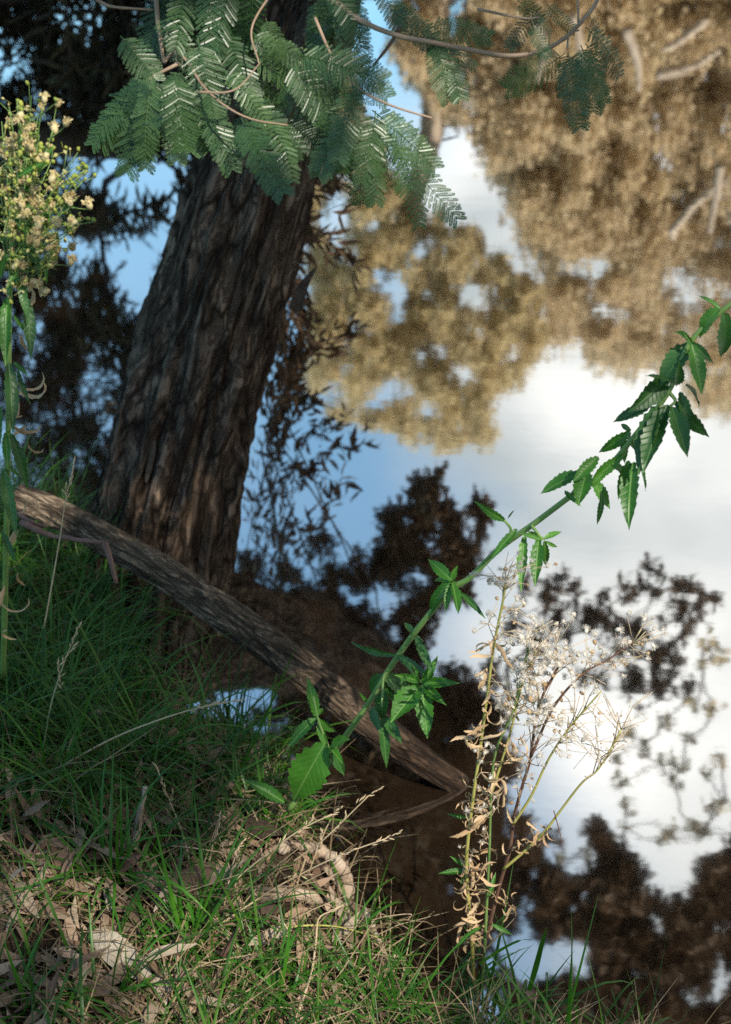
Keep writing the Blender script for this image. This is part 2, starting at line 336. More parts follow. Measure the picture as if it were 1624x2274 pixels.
def mst_branches(mb, root, pts, r0, rmin, n=5, wig=.1):       # joins the clumps to the limb, nearest first
    pts = [np.asarray(p, float) for p in pts]; root = np.asarray(root, float); order = sorted(range(len(pts)), key=lambda i: np.linalg.norm(pts[i] - root))
    nodes = [root]; par = [-1]; base = [0.0]
    for i in order:
        best = min(range(len(nodes)), key=lambda j: np.linalg.norm(pts[i] - nodes[j]) + .35 * base[j])
        nodes.append(pts[i]); par.append(best); base.append(base[best] + np.linalg.norm(pts[i] - nodes[best]))
    w = [1.0] * len(nodes)
    for i in range(len(nodes) - 1, 0, -1): w[par[i]] += w[i]
    tot = w[0]
    for i in range(1, len(nodes)):
        a, c = nodes[par[i]], nodes[i]; ra = max(rmin, r0 * math.sqrt(w[par[i]] / tot) * .8); rc = max(rmin * .7, r0 * math.sqrt(w[i] / tot) * .8)
        ra = min(ra, rc * 1.9); L_ = np.linalg.norm(c - a); m1 = a + (c - a) * .5 + NR.normal(size=3) * L_ * wig
        mb.tube([a, m1, c], [ra, (ra + rc) / 2, rc], n)
def inpoly(u, v, poly):
    c = False; j = len(poly) - 1
    for i in range(len(poly)):
        xi, yi = poly[i]; xj, yj = poly[j]
        if (yi > v) != (yj > v) and u < (xj - xi) * (v - yi) / (yj - yi) + xi: c = not c
        j = i
    return c
def fill(poly, n, gaps=(), hole=None, hs=90.0, seed=0.0):     # random (u, v) places in a crown's outline, its openings left out
    us = [p[0] for p in poly]; vs_ = [p[1] for p in poly]; out = []
    while len(out) < n:
        u = R.uniform(min(us), max(us)); v = R.uniform(min(vs_), max(vs_))
        if not inpoly(u, v, poly): continue
        if any(((u - g[0]) / g[2]) ** 2 + ((v - g[1]) / g[3]) ** 2 < 1 for g in gaps): continue
        if hole is not None and fbm(u / hs, v / hs, seed, 3) > hole: continue
        out.append((u, v))
    return out
def tree(name, label, cat, base, trunk_pts, r0, clumps, lens, mats, group=None, limb_r=.022, trunk_n=8):
    t = thing(name, label, cat, base, group)
    b = MB(); P = smooth_path(trunk_pts, 12); b.tube(P, np.linspace(r0, r0 * .5, 12), trunk_n); obj('trunk', b.mesh('trunk', mats[1], True, base), t)
    b = MB(); cs = [c[0] for c in clumps]; mst_branches(b, P[-1], cs[::max(1, len(cs) // 160)], limb_r * 1.6, .008, 4)
    stuff(obj('branch', b.mesh('branch', mats[1], True, base), t))
    V = leaf_cards([c[0] for c in clumps], [c[1] for c in clumps], [c[2] for c in clumps], *lens)
    stuff(obj('crown', mesh_np('crown', V, 6, mats[0], base), t)); return t

# far bank: sunlit tan bushes and one yellow tree, all met in the mirror of the creek
def far_tree(name, label, cat, poly, n, yr, cr, per, lens, mats, foot, group, gaps=(), hole=None, seed=0.):
    gaps = [(g[0], g[1], g[2] + 12, g[3] + 12) for g in gaps]
    cl = []
    for u, v in fill(poly, n, gaps, hole, 75, seed):
        p = mirrored(u, v, R.uniform(*yr)); cl.append((p, cr * R.uniform(.6, 1.3), per))
    y = (yr[0] + yr[1]) / 2; top = mirrored(foot[0], foot[1], y); base = (top[0] + foot[2], y, far_z(top[0], y) - .1)
    return tree(name, label, cat, base, [base, (np.array(base) + top) / 2 + np.array((.2, 0, 0)), top], .16, cl, lens, mats, group)
G_far = 'bushes on the opposite bank mirrored in the creek'
far_tree('yellow_tree', 'sunlit yellow-leaved tree on the far bank mirrored right of the leaning trunk', 'tree',
    [(655, 300), (700, 620), (690, 880), (760, 930), (850, 950), (1000, 1000), (1090, 985), (1090, 890), (1160, 850), (1200, 760), (1190, 640), (1110, 580), (1040, 520), (960, 470), (880, 420), (840, 330), (780, 200), (700, -300), (600, -300)],
    720, (12.5, 14.5), .13, 90, (.065, .038, .3), (M_yelleaf, M_branchpale), (880, 560, .3), G_far,
    [(750, 490, 28, 60), (870, 640, 22, 28), (1055, 660, 26, 30), (885, 690, 14, 26), (920, 560, 22, 16), (870, 860, 30, 18), (740, 880, 26, 16), (1030, 830, 18, 16), (830, 905, 30, 14), (950, 920, 40, 12), (980, 780, 16, 12), (770, 570, 12, 16)])
tan_polys = [
    ('tan-leaved bush mirrored beside the bright gap of sky', [(870, -300), (890, 120), (1000, 250), (1090, 350), (1150, 440), (1210, 530), (1270, 560), (1330, 600), (1300, -300)], 520, (1120, 300, .2)),
    ('tan and olive bush mirrored in the middle of the right side', [(1140, -300), (1150, 440), (1190, 560), (1250, 600), (1170, 690), (1230, 750), (1340, 800), (1420, 840), (1460, 700), (1440, -300)], 620, (1300, 420, .1)),
    ('tall brown bush mirrored at the right edge of the creek', [(1390, -300), (1400, 830), (1470, 820), (1560, 900), (1640, 925), (1760, 880), (1900, 700), (1900, -300)], 680, (1540, 450, -.2))]
for i, (lb, poly, n, foot) in enumerate(tan_polys):
    tb = far_tree('tan_bush', lb, 'bush', poly, n, (13 + i * .4, 16.0), .22, 120, (.075, .045, .2), (M_tanleaf, M_branchpale), foot, G_far,
             [(1310, 590, 60, 30), (1000, 20, 40, 40), (1350, 690, 50, 30), (1530, 680, 30, 18), (1040, 240, 14, 14)], .30, 3.1 + i)
    bare = ([[(1190, 40), (1210, 110), (1190, 180)]], [[(1270, 30), (1286, 80), (1290, 150)], [(1390, 60), (1415, 130), (1420, 200)]], [[(1490, 520), (1540, 455), (1620, 395)], [(1460, 165), (1530, 150), (1600, 110)], [(1570, 40), (1510, 90), (1470, 110)], [(1600, 360), (1590, 440), (1575, 520)]])[i]
    for br in bare:
        bb = MB(); P = smooth_path([mirrored(u, v, 12.7) for u, v in br], 12); bb.tube(P, np.linspace(.05, .025, 12), 6); obj('bare_branch', bb.mesh('bare_branch', M_branchpale, True, tb.location), tb)
# left: dark drooping trees, blue and white sky between the leaves
left_gaps = [(300, 410, 110, 70), (230, 575, 95, 45), (30, 160, 42, 50), (310, 660, 60, 60), (210, 95, 70, 30), (390, 520, 30, 60), (60, 740, 26, 30), (260, 800, 22, 20), (215, 860, 25, 18), (130, 300, 40, 18), (330, 240, 30, 16), (210, 210, 14, 40), (150, 660, 24, 22)]
def left_tree(label, poly, n, yr, foot, gaps, hole, seed):
    cl = []
    for u, v in fill(poly, n, gaps, hole, 60, seed):
        cl.append((mirrored(u, v, R.uniform(*yr)), R.uniform(.07, .16), 34))
    y = (yr[0] + yr[1]) / 2; top = mirrored(foot[0], foot[1], y); base = (foot[2], y, -.3)
    tree('dark_gum_tree', label, 'tree', base, [base, (np.array(base) + top) / 2 + np.array((-.2, 0, .2)), top], .15, cl, (.13, .022, 1.2), (M_leftleaf, M_branchdark), 'dark gums along the left bank')
left_gaps = [(g[0], g[1], g[2] * 1.2 + 5, g[3] * 1.2 + 5) for g in left_gaps]
left_tree('dark drooping gum mirrored at the far left edge', [(-300, -300), (220, -300), (260, 200), (230, 520), (200, 900), (180, 1250), (-300, 1250)], 620, (7.0, 8.6), (40, 500, -4.0), left_gaps, .12, 1.7)
left_tree('dark drooping gum mirrored just left of the leaning trunk', [(160, -300), (600, -300), (640, 300), (520, 700), (440, 1000), (400, 1200), (150, 1250), (190, 700)], 560, (6.4, 7.6), (340, 330, -3.0), left_gaps, .14, 5.2)

# ------------------------------------------------------------------ the leaning gum
def rough_log(name, path, radii, m, nseg, origin, amp, fur, seed, lump=.0, lf=1.8):
    pts = [np.asarray(p, float) for p in path]; vs = []; bc = []; prev = None; n = len(pts); l = 0.0
    for i, p in enumerate(pts):
        t = unit(pts[min(i + 1, n - 1)] - pts[max(i - 1, 0)])
        if i: l += np.linalg.norm(p - pts[i - 1])
        a = unit(np.cross(t, (0, 1.0, .3))) if prev is None else unit(prev - t * np.dot(prev, t)); prev = a; b_ = np.cross(t, a)
        for k in range(nseg):
            th = 2 * math.pi * k / nseg; r = radii[i]
            c, s = math.cos(th), math.sin(th)
            tw = th + .22 * mnoise.noise(Vector((c * 2, s * 2, l * 2.2 + seed)))
            c2, s2 = math.cos(tw), math.sin(tw)
            q = mnoise.noise(Vector((c2 * fur, s2 * fur, l * lf + seed))); q2 = mnoise.noise(Vector((c2 * fur * 2.3, s2 * fur * 2.3, l * 5 + seed)))
            rid = 1 - abs(q) * 2.6; rid = max(-1.0, min(1, -rid))      # plates between dark furrows
            d = amp * (.75 * rid + .35 * q2 + .25 * mnoise.noise(Vector((c * 9, s * 9, l * 38)))) + lump * r * mnoise.noise(Vector((c, s, l * 1.6 + seed)))
            vs.append(p + (a * c + b_ * s) * (r + d)); bc += [c * r + seed, s * r, l + .05 * mnoise.noise(Vector((c * 3, s * 3, l * 3)))]
    fs = [(i * nseg + k, i * nseg + (k + 1) % nseg, (i + 1) * nseg + (k + 1) % nseg, (i + 1) * nseg + k) for i in range(n - 1) for k in range(nseg)]
    fs += [tuple(range(nseg))[::-1], tuple((n - 1) * nseg + k for k in range(nseg))]
    b = MB(); b.add(vs, fs); me = b.mesh(name, m, True, origin)
    at_ = me.attributes.new('bark', 'FLOAT_VECTOR', 'POINT'); at_.data.foreach_set('vector', bc); return me
tr_px = [(306, 1700, 3.34, 160), (328, 1400, 3.42, 160), (376, 1110, 3.51, 162), (436, 870, 3.60, 154), (504, 620, 3.65, 144), (580, 350, 3.71, 138), (640, 150, 3.76, 130), (690, -20, 3.80, 126)]
tp = [at(u, v, d) for u, v, d, w in tr_px]; tw_ = [w * K * d for u, v, d, w in tr_px]
tp += [tp[-1] + np.array((.25, .5, .8)), tp[-1] + np.array((.4, .7, 2.2)), tp[-1] + np.array((.5, .7, 3.8))]; tw_ += [.17, .13, .09]
TP = smooth_path(tp, 240); TR = np.interp(np.linspace(0, len(tp) - 1, 240), range(len(tp)), tw_)
gbase = tp[0]
gum = thing('leaning_gum_tree', 'thick dark-barked gum tree leaning out over the creek behind the log', 'tree', gbase)
obj('trunk', rough_log('trunk', TP, TR, M_bark, 140, gbase, .034, 3.4, 4.0), gum)
# loose strips of bark along the trunk
for i in range(6):
    k = R.randint(20, 130); p = TP[k]; t = unit(TP[k + 1] - p); th = R.uniform(-.9, 1.1); a = unit(np.cross(t, (0, 1.0, 0)))
    n_ = unit(np.cross(a, t)); n_ = n_ if n_[1] < 0 else -n_
    a = a if a[0] > 0 else -a
    d = n_ * math.cos(th) + a * math.sin(th); L_ = R.uniform(.10, .24)
    pts = [p + t * L_ * (q - .5) + d * (TR[k] + .006 + (.020 * q * q if i % 3 == 0 else .002)) for q in np.linspace(0, 1, 7)]
    b = MB(); sd_ = np.cross(t, d); w = R.uniform(.008, .016)
    for off in (0, .004): b.ribbon([q - d * off for q in pts], [w * f for f in (.3, .8, 1, .9, 1, .7, .2)], sd_, -.25)
    obj('bark_strip', b.mesh('bark_strip', M_strip, True, gbase), gum)
sp0 = at(655, 690, 3.62); b = MB(); pts = smooth_path([sp0, at(672, 640, 3.60), at(704, 592, 3.58)], 6)
for off in (0, .006): b.ribbon([q + np.array((0, off, 0)) for q in pts], [.03, .034, .03, .022, .012, .002], (1, 0, .3), .2)
obj('bark_strip', b.mesh('bark_strip', M_strip, True, gbase), gum)

crown_top = tp[-2]
clumps = []; twig_pts = []
def clump(u, v, r, y, per=60):
    p = mirrored(u, v, y); s = np.linalg.norm(p - np.array((0, 0, -H))) * K; clumps.append((p, r * s, per)); twig_pts.append(p)
# low hanging crown whose dark mirror image fills the middle of the creek
for u, v, r in [(945, 1085, 30), (980, 1075, 24), (950, 1130, 55), (870, 1160, 40), (890, 1210, 60), (1000, 1190, 60), (1060, 1120, 32), (1070, 1170, 26), (820, 1270, 60), (930, 1290, 85), (1010, 1260, 50), (720, 1330, 50), (640, 1340, 60), (570, 1330, 60), (545, 1270, 40), (780, 1400, 75), (900, 1400, 80), (1050, 1240, 36),
                (680, 1430, 70), (590, 1430, 60), (520, 1400, 40), (745, 1260, 30), (720, 1200, 30), (650, 1260, 32), (1030, 1330, 30), (800, 1490, 80), (880, 1480, 60), (700, 1500, 60), (740, 1560, 70), (1010, 1530, 60), (950, 1560, 60), (1050, 1560, 40), (1090, 1500, 30)]:
    n = max(1, int(r * r / 230))
    for i in range(n):
        a = R.uniform(0, 6.283); q = r * math.sqrt(R.random()) * .8
        clump(u + q * math.cos(a), v + q * math.sin(a), R.uniform(12, 26), R.uniform(5.2, 6.6), 30)
dark_gaps = [(545, 1545, 75, 55), (480, 1590, 60, 40), (760, 1775, 26, 16), (640, 1690, 30, 18), (850, 1815, 20, 16), (880, 1930, 14, 26), (1160, 2130, 110, 60), (1090, 2240, 40, 50), (1210, 1770, 90, 60), (1010, 1620, 26, 16), (960, 1690, 16, 10), (925, 1750, 26, 14), (1060, 1780, 20, 14), (830, 2000, 16, 12), (950, 2050, 18, 12), (1290, 2120, 30, 40), (1020, 1660, 24, 14), (600, 1620, 24, 22), (1120, 1640, 24, 24), (955, 1890, 10, 10),(1280, 1900, 60, 50)]
for u, v in fill([(470, 1470), (620, 1470), (1100, 1560), (1150, 1700), (1180, 1850), (1240, 2000), (1300, 2420), (380, 2420), (420, 1700)], 1500, dark_gaps, .36, 60, 9.0):
    clump(u, v, R.uniform(13, 22), R.uniform(4.6, 6.2), 34)
for u, v in fill([(700, 1660), (1100, 1650), (1120, 2400), (640, 2400)], 520, dark_gaps, .42, 60, 2.0):
    clump(u, v, R.uniform(13, 22), R.uniform(3.8, 4.25), 30)
low_gaps = dark_gaps + [(1560, 1800, 90, 120), (1400, 1790, 80, 70), (1500, 1950, 60, 50), (1420, 2170, 40, 14), (1550, 2220, 40, 16), (1360, 2130, 30, 14), (1470, 2080, 18, 12), (1240, 2090, 24, 24), (1600, 2130, 20, 12), (1330, 2030, 12, 18), (1510, 2265, 40, 10)]
for u, v in fill([(1200, 1880), (1330, 1830), (1420, 1930), (1490, 1990), (1530, 1900), (1640, 1860), (1700, 1900), (1700, 2420), (1180, 2420)], 1250, low_gaps, .34, 55, 4.4):
    clump(u, v, R.uniform(12, 20), R.uniform(5.0, 6.4), 32)
sparse = []
for u, v, r in [(1242, 1309, 25), (1287, 1344, 18), (1342, 1319, 15), (1427, 1294, 33), (1377, 1359, 33), (1332, 1399, 35), (1422, 1394, 20), (1532, 1344, 44), (1462, 1439, 40), (1452, 1489, 42), (1432, 1529, 36), (1192, 1304, 25), (1237, 1364, 30), (1182, 1424, 25), (1312, 1514, 20), (1522, 1519, 15), (1362, 1454, 20), (1140, 1390, 22), (1270, 1400, 18), (1550, 1320, 26), (1480, 1470, 24)]:
    for i in range(max(2, int(r * r / 120))):
        a = R.uniform(0, 6.283); q = r * math.sqrt(R.random()) * 1.4
        clump(u + q * math.cos(a), v + q * math.sin(a), R.uniform(5, 10), R.uniform(5.8, 6.3), 13); sparse.append(twig_pts[-1])
V = leaf_cards([c[0] for c in clumps], [c[1] for c in clumps], [c[2] for c in clumps], .062, .026, .5)
b = MB(); mst_branches(b, tp[-2], twig_pts[::7], .05, .003, 4); mst_branches(b, mirrored(1130, 1560, 6.0), sparse, .02, .0035, 4); stuff(obj('branch', b.mesh('branch', M_branchdark, True, gbase), gum))
stuff(obj('hanging_foliage', mesh_np('hanging_foliage', V, 6, M_gumleaf, gbase), gum))
# near sprays: long separate leaves hanging beside the trunk
V = []; b = MB()
def spray(pix, y, nl, ll, lw):
    P = smooth_path([mirrored(u, v, y) for u, v in pix], 14); b.tube(P, np.linspace(.0025, .001, 14), 4)
    for i in range(nl):
        f = R.uniform(.05, 1.0) * 12.9; k = int(f); p = P[k] + (P[k + 1] - P[k]) * (f - k); t = unit(P[k + 1] - P[k])
        p = p + NR.normal(size=3) * .02
        d = unit(t * R.uniform(.3, 1.0) + NR.normal(size=3) * .65 + np.array((0, 0, -.35))); s = unit(np.cross(d, NR.normal(size=3))); n_ = np.cross(d, s)
        L_ = ll * R.uniform(.6, 1.3); w = lw * R.uniform(.7, 1.3) / 2; bd = n_ * L_ * R.uniform(-.15, .15)
        V.append([p, p + d * L_ * .35 + s * w + bd, p + d * L_ * .7 + s * w * .7 + bd, p + d * L_, p + d * L_ * .7 - s * w * .7 + bd, p + d * L_ * .35 - s * w + bd])
for pix, nl in [(((560, 1300), (640, 1120), (720, 1010), (805, 985)), 46), (((560, 1250), (620, 1080), (700, 960), (760, 940)), 46), (((600, 1330), (680, 1200), (730, 1120), (745, 1100)), 30), (((540, 1250), (600, 1000), (640, 900), (680, 800)), 60),
                (((560, 1200), (610, 950), (650, 830), (700, 760)), 60), (((600, 1000), (640, 850), (670, 740), (700, 640)), 70), (((600, 950), (650, 800), (720, 700), (770, 640)), 60), (((620, 900), (680, 790), (740, 760), (800, 720)), 46), (((590, 1150), (650, 1050), (690, 1050), (770, 1080)), 26), (((560, 1350), (620, 1220), (650, 1180), (720, 1160)), 30), (((600, 1050), (640, 950), (660, 900), (700, 880)), 60), (((600, 900), (640, 760), (660, 680), (690, 600)), 60), (((580, 1000), (630, 850), (640, 750), (660, 700)), 60)]:
    spray(pix, R.uniform(3.9, 4.5), int(nl * 1.5), .066, .016)
    mst_branches(b, tp[-3], [mirrored(pix[0][0], pix[0][1], 4.2)], .006, .003, 4)
stuff(obj('leaf_spray', mesh_np('leaf_spray', V, 6, M_gumleaf, gbase), gum)); stuff(obj('twig', b.mesh('twig', M_branchdark, True, gbase), gum))
# high crown overhead: what shades the trunk and much of the bank
LIT = [(at(70, 330, 1.95), .30), (at(110, 480, 1.95), .26), (at(30, 900, 2.0), .16), (at(30, 1150, 2.1), .14), (at(1080, 1950, 2.45), .26), (at(1150, 1650, 2.2), .30), (at(1230, 1480, 2.0), .32), (at(1120, 1340, 2.0), .22), (at(1380, 1050, 2.0), .24), (at(1000, 1310, 2.35), .18),
       (at(930, 1540, 2.5), .16), (at(560, 200, 2.0), .20), (at(820, 330, 2.0), .20), (at(560, 2080, 2.6), .15), (at(700, 1940, 2.7), .12), (at(280, 2120, 2.5), .12), (at(780, 2160, 2.6), .14)]
KEEP = [(SUNNY, r) for SUNNY, r in [(at(70, 330, 1.95), .2), (at(110, 480, 1.95), .2), (at(30, 900, 2.0), .1), (at(1060, 2000, 2.42), .2), (at(1150, 1650, 2.2), .30), (at(1160, 1500, 2.1), .26), (at(1230, 1480, 2.0), .28), (at(1120, 1340, 2.0), .18), (at(1380, 1050, 2.0), .2), (at(1000, 1310, 2.35), .14), (at(930, 1540, 2.42), .14), (at(560, 200, 1.97), .22), (at(820, 300, 1.97), .22), (at(400, 220, 1.97), .12), (at(700, 1700, 2.55), .12), (at(1540, 780, 1.98), .1)]]
LIT += KEEP
hi = []; tries = 0
while len(hi) < 1050 and tries < 40000:
    tries += 1
    p = np.array((R.uniform(-.2, 5.6), R.uniform(-4.8, 2.6), R.uniform(5.0, 7.4)))
    if in_mirror_frame(p, 90): continue
    if any(np.linalg.norm(np.cross(p - q, np.array(TO_SUN))) < r for q, r in LIT): continue
    hi.append((p, R.uniform(.14, .3), 26))
shade = [lp_ for lp_ in [at(u, 1381 + (u - 520) * .70, 3.0) for u in range(440, 1060, 28)]] + [TP[k] + np.array((R.uniform(-.13, .13), -.12, 0)) for k in range(10, 150, 3)] + [at(R.uniform(60, 420), R.uniform(1340, 1640), 2.9) for _ in range(26)]  # extra unseen leaf clumps added on sun lines to shade log, trunk, grass
for q in shade:
    for j in range(3):
        p = q + np.array(TO_SUN) * ((R.uniform(4.8, 7.2) - q[2]) / TO_SUN[2])
        if in_mirror_frame(p, 60) or any(np.linalg.norm(np.cross(p - q2, np.array(TO_SUN))) < r2 + .06 for q2, r2 in KEEP): continue
        hi.append((p, .15, 26))
V = leaf_cards([c[0] for c in hi], [c[1] for c in hi], [c[2] for c in hi], .17, .065, .6)
stuff(obj('crown', mesh_np('crown', V, 6, M_gumleaf, gbase), gum))
b = MB(); mst_branches(b, tp[-1], [c[0] for c in hi[::5]], .09, .008, 5); stuff(obj('limb', b.mesh('limb', M_branchdark, True, gbase), gum))

# second overhanging tree, sunlit pale twigs and tan leaves at the right of the mirror
cl = []
for u, v in [(1567, 1429), (1562, 1484), (1542, 1564), (1582, 1574), (1532, 1644), (1477, 1604), (1432, 1664), (1392, 1629), (1600, 1690), (1570, 1720), (1520, 1700), (1490, 1740), (1480, 1690), (1580, 1800), (1610, 1790), (1540, 1840), (1500, 1850), (1470, 1860), (1560, 1850), (1365, 1690), (1380, 1740), (1390, 1790), (1385, 1840), (1360, 1870), (1300, 1900), (1610, 1450), (1330, 1890), (1240, 1915), (1355, 1915)]:
    for i in range(2): cl.append((mirrored(u + R.uniform(-9, 9), v + R.uniform(-9, 9), R.uniform(6.4, 6.8)), .05, 9))
base = (5.2, 3.6, -.6)
tree('overhanging_tree', 'overhanging tree with sparse tan leaf sprays mirrored at the lower right', 'tree', base, [base, (4.3, 4.6, 3.0), mirrored(1700, 1900, 6.6)], .12, cl, (.055, .035, .2), (M_yelleaf, M_branchdark), None, .008)

# ------------------------------------------------------------------ fallen log
lg = [(40, 1103, 3.08, 34), (140, 1146, 3.06, 36), (260, 1212, 3.04, 37), (400, 1296, 3.02, 38), (520, 1378, 3.00, 39), (660, 1478, 2.99, 40), (800, 1586, 2.98, 40), (900, 1661, 2.99, 37), (975, 1713, 3.005, 32), (1022, 1744, 3.022, 26), (1040, 1757, 3.04, 15)]
lp = smooth_path([at(u, v, d) for u, v, d, w in lg], 150); lr = np.interp(np.linspace(0, len(lg) - 1, 150), range(len(lg)), [w * K * d for u, v, d, w in lg])
lbase = lp[75]
flog = thing('fallen_log', 'weathered fallen log slanting from the bank down into the creek', 'log', lbase)
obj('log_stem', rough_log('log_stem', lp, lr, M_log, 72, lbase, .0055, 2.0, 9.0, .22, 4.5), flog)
# ------------------------------------------------------------------ sticks on the bank
def gd(u, v, up=0.02):                                        # depth of the ground under a pixel, lifted a little
    p = on_ground(u, v); return px_of(p)[2] - up
def stick(name, label, cat, pix, r, m, n=24, group=None, wob=.0, taper=.6):
    pix = [(u, v, min(d, gd(u, v, .035)) if v > 1290 else d) for u, v, d in pix]
    P = smooth_path([at(*p) for p in pix], n); t = thing(name, label, cat, P[0], group); b = MB()
    P = [p + NR.normal(size=3) * wob for p in P]
    rr = np.linspace(r, r * taper, n) * (1 + .12 * NR.normal(size=n)); b.tube(P, rr, 9); obj('stick_stem', b.mesh('stick_stem', m, True, P[0]), t); return t, P
stick('dead_branch', 'smooth pale dead branch arching over at the water edge', 'branch', [(618, 1884, 2.76), (660, 1876, 2.74), (712, 1890, 2.72), (748, 1916, 2.70), (768, 1950, 2.70), (772, 1995, 2.72)], .0125, M_palewood, 30, None, .0006, .95)
stick('dead_branch', 'thicker pale dead branch lying below the arched one', 'branch', [(560, 1990, 2.72), (630, 1985, 2.70), (690, 1992, 2.69), (745, 2008, 2.70), (800, 2035, 2.74)], .0135, M_palewood, 30, None, .0008, .7)
stick('dead_stick', 'long thin pale stick running down the bottom of the bank', 'stick', [(808, 2020, 2.66), (830, 2065, 2.62), (856, 2125, 2.58), (878, 2180, 2.55), (905, 2250, 2.52), (920, 2300, 2.5)], .0065, M_palewood, 24, None, .0006)
stick('dead_stick', 'thin upright grey stick beside the arched pale branch', 'stick', [(770, 2005, 2.68), (776, 2060, 2.68), (782, 2130, 2.7)], .0055, M_palewood)
stick('dead_stick', 'short bleached stick standing up in the grass', 'stick', [(298, 1885, 2.5), (306, 1830, 2.48), (314, 1790, 2.46), (322, 1748, 2.45)], .0065, M_palewood, 14, None, .001)
t, P = stick('broken_twig', 'pinkish broken twig bent sharply down beside the log', 'twig', [(45, 1160, 2.72), (110, 1188, 2.72), (180, 1200, 2.71), (232, 1206, 2.70)], .0065, M_pinkwood, 16, None, .0006)
b = MB(); b.tube(smooth_path([at(232, 1206, 2.70), at(245, 1245, 2.69), at(258, 1295, 2.70)], 8), np.linspace(.007, .004, 8), 8); obj('twig_end', b.mesh('twig_end', M_pinkwood, True, P[0]), t)
stick('broken_twig', 'thin pale twig above the pinkish broken one', 'twig', [(40, 1140, 2.75), (70, 1160, 2.74), (105, 1170, 2.74)], .0055, M_pinkwood, 10)
for u0, v0, u1, v1, lb in ((360, 1500, 400, 1440, 'short thin dead stick leaning by the foot of the trunk'), (400, 1540, 412, 1430, 'dead stick standing where the trunk meets the grass'), (480, 2140, 530, 2060, 'grey broken stick poking out of the grass'), (300, 1530, 372, 1496, 'dark fallen stick under the grass near the trunk')):
    d0 = gd(u0, v0, .03); stick('dead_stick', lb, 'stick', [(u0, v0, d0), ((u0 + u1) / 2 + 4, (v0 + v1) / 2, d0 - .04), (u1, v1, d0 - .07)], .006, M_pinkwood, 10, None, .001)

fl = [at_z(984, 311, .001), at_z(1000, 306, .002), at_z(1018, 302, .001)]; b = MB(); b.tube(smooth_path(fl, 8), np.linspace(.0035, .002, 8), 6)
o = obj('floating_twig', b.mesh('floating_twig', M_branchdark, True, fl[0])); o.location = tuple(fl[0]); tag(o, 'short dark twig afloat on the bright water at the top', 'twig')
# ------------------------------------------------------------------ grass, straw and litter
def frame_ground_points(n, dens):
    out = []; t = 0
    while len(out) < n and t < n * 60:
        t += 1; x = R.uniform(-1.7, .9); y = R.uniform(.9, 3.6); s = shore(x, y)
        if s < .0: continue
        z = ground_z(x, y); u, v, d = px_of((x, y, z))
        if not (-260 < u < 1500 and 1000 < v < 2700): continue
        if R.random() > dens(u, v, s): continue
        out.append((x, y, z, u, v))
    return out
def blade(p, L_, w, lean, az, rng=R, seg=6):
    d = np.array((math.cos(az), math.sin(az), 0)); pts = []; ang = rad(80) - lean * .25; q = np.array(p, float); st = L_ / seg
    for i in range(seg + 1):
        pts.append(q.copy()); q = q + (d * math.cos(ang) + np.array((0, 0, 1)) * math.sin(ang)) * st; ang -= lean / seg * (1 + i * .12)
    return pts, [w * f for f in np.interp(np.linspace(0, 1, seg + 1), [0, .25, .6, 1], [.75, 1, .8, .06])], np.array((-d[1], d[0], 0))
def grass_den(u, v, s):
    g = .55 + .5 * fbm(u / 130, v / 130, 3.3, 3)
    if v < 1700: g = max(g, .0) + .45
    if u < 360 and v > 1850: g *= .35
    if 290 < u < 500 and 1350 < v < 1690: g *= .12
    if v > 1780: g *= .55
    if (520 < u < 800 and 1870 < v < 2060) or (190 < u < 370 and 2050 < v < 2210) or (370 < u < 480 and 1900 < v < 2000): g *= .12
    if u > 560 and v > 1650: g *= .9
    return max(.02, min(1, g))
b = MB()
for (x, y, z, u, v) in frame_ground_points(1650, grass_den):
    for k in range(R.randint(4, 8)):
        L_ = R.choice((R.uniform(.06, .16), R.uniform(.12, .32))) * (1.1 if v < 1750 else .9); pts, ws, sd_ = blade((x + R.gauss(0, .012), y + R.gauss(0, .012), z - .012), L_, R.choice((R.uniform(.0014, .0034), R.uniform(.0030, .0062))), R.uniform(.4, 2.6), R.uniform(0, 6.283), seg=5)
        b.ribbon(pts, ws, sd_, .25)
stuff(tag(obj('grass', b.mesh('grass', M_grass)), 'fine green grass covering the creek bank'))
b = MB()
for (x, y, z, u, v) in frame_ground_points(620, lambda u, v, s: .8):
    for k in range(R.randint(2, 5)):
        pts, ws, sd_ = blade((x + R.gauss(0, .012), y + R.gauss(0, .012), z - .01), R.uniform(.08, .24), R.uniform(.0012, .0032), R.uniform(1.0, 3.2), R.uniform(0, 6.283), seg=5); b.ribbon(pts, ws, sd_, .3)
stuff(tag(obj('withered_grass', b.mesh('withered_grass', M_dead)), 'withered brown grass blades between the green ones'))
b = MB()
for (x, y, z, u, v) in frame_ground_points(800, lambda u, v, s: (.2 + .6 * (v > 1700) * (u > 300)) * (.25 if 540 < u < 800 and 1870 < v < 2060 else 1)):
    for k in range(2):
        a = R.uniform(0, 6.283); L_ = R.uniform(.05, .2); d = np.array((math.cos(a), math.sin(a), R.uniform(-.1, .45))); q = np.array((x, y, z + R.uniform(0, .035)))
        b.ribbon([q, q + d * L_ * .5 + np.array((0, 0, R.uniform(-.01, .02))), q + d * L_], [R.uniform(.001, .0028), .002, .0006], (-d[1], d[0], .2))
stuff(tag(obj('dry_straw', b.mesh('dry_straw', M_straw)), 'bleached dry grass stems matted over the bank'))
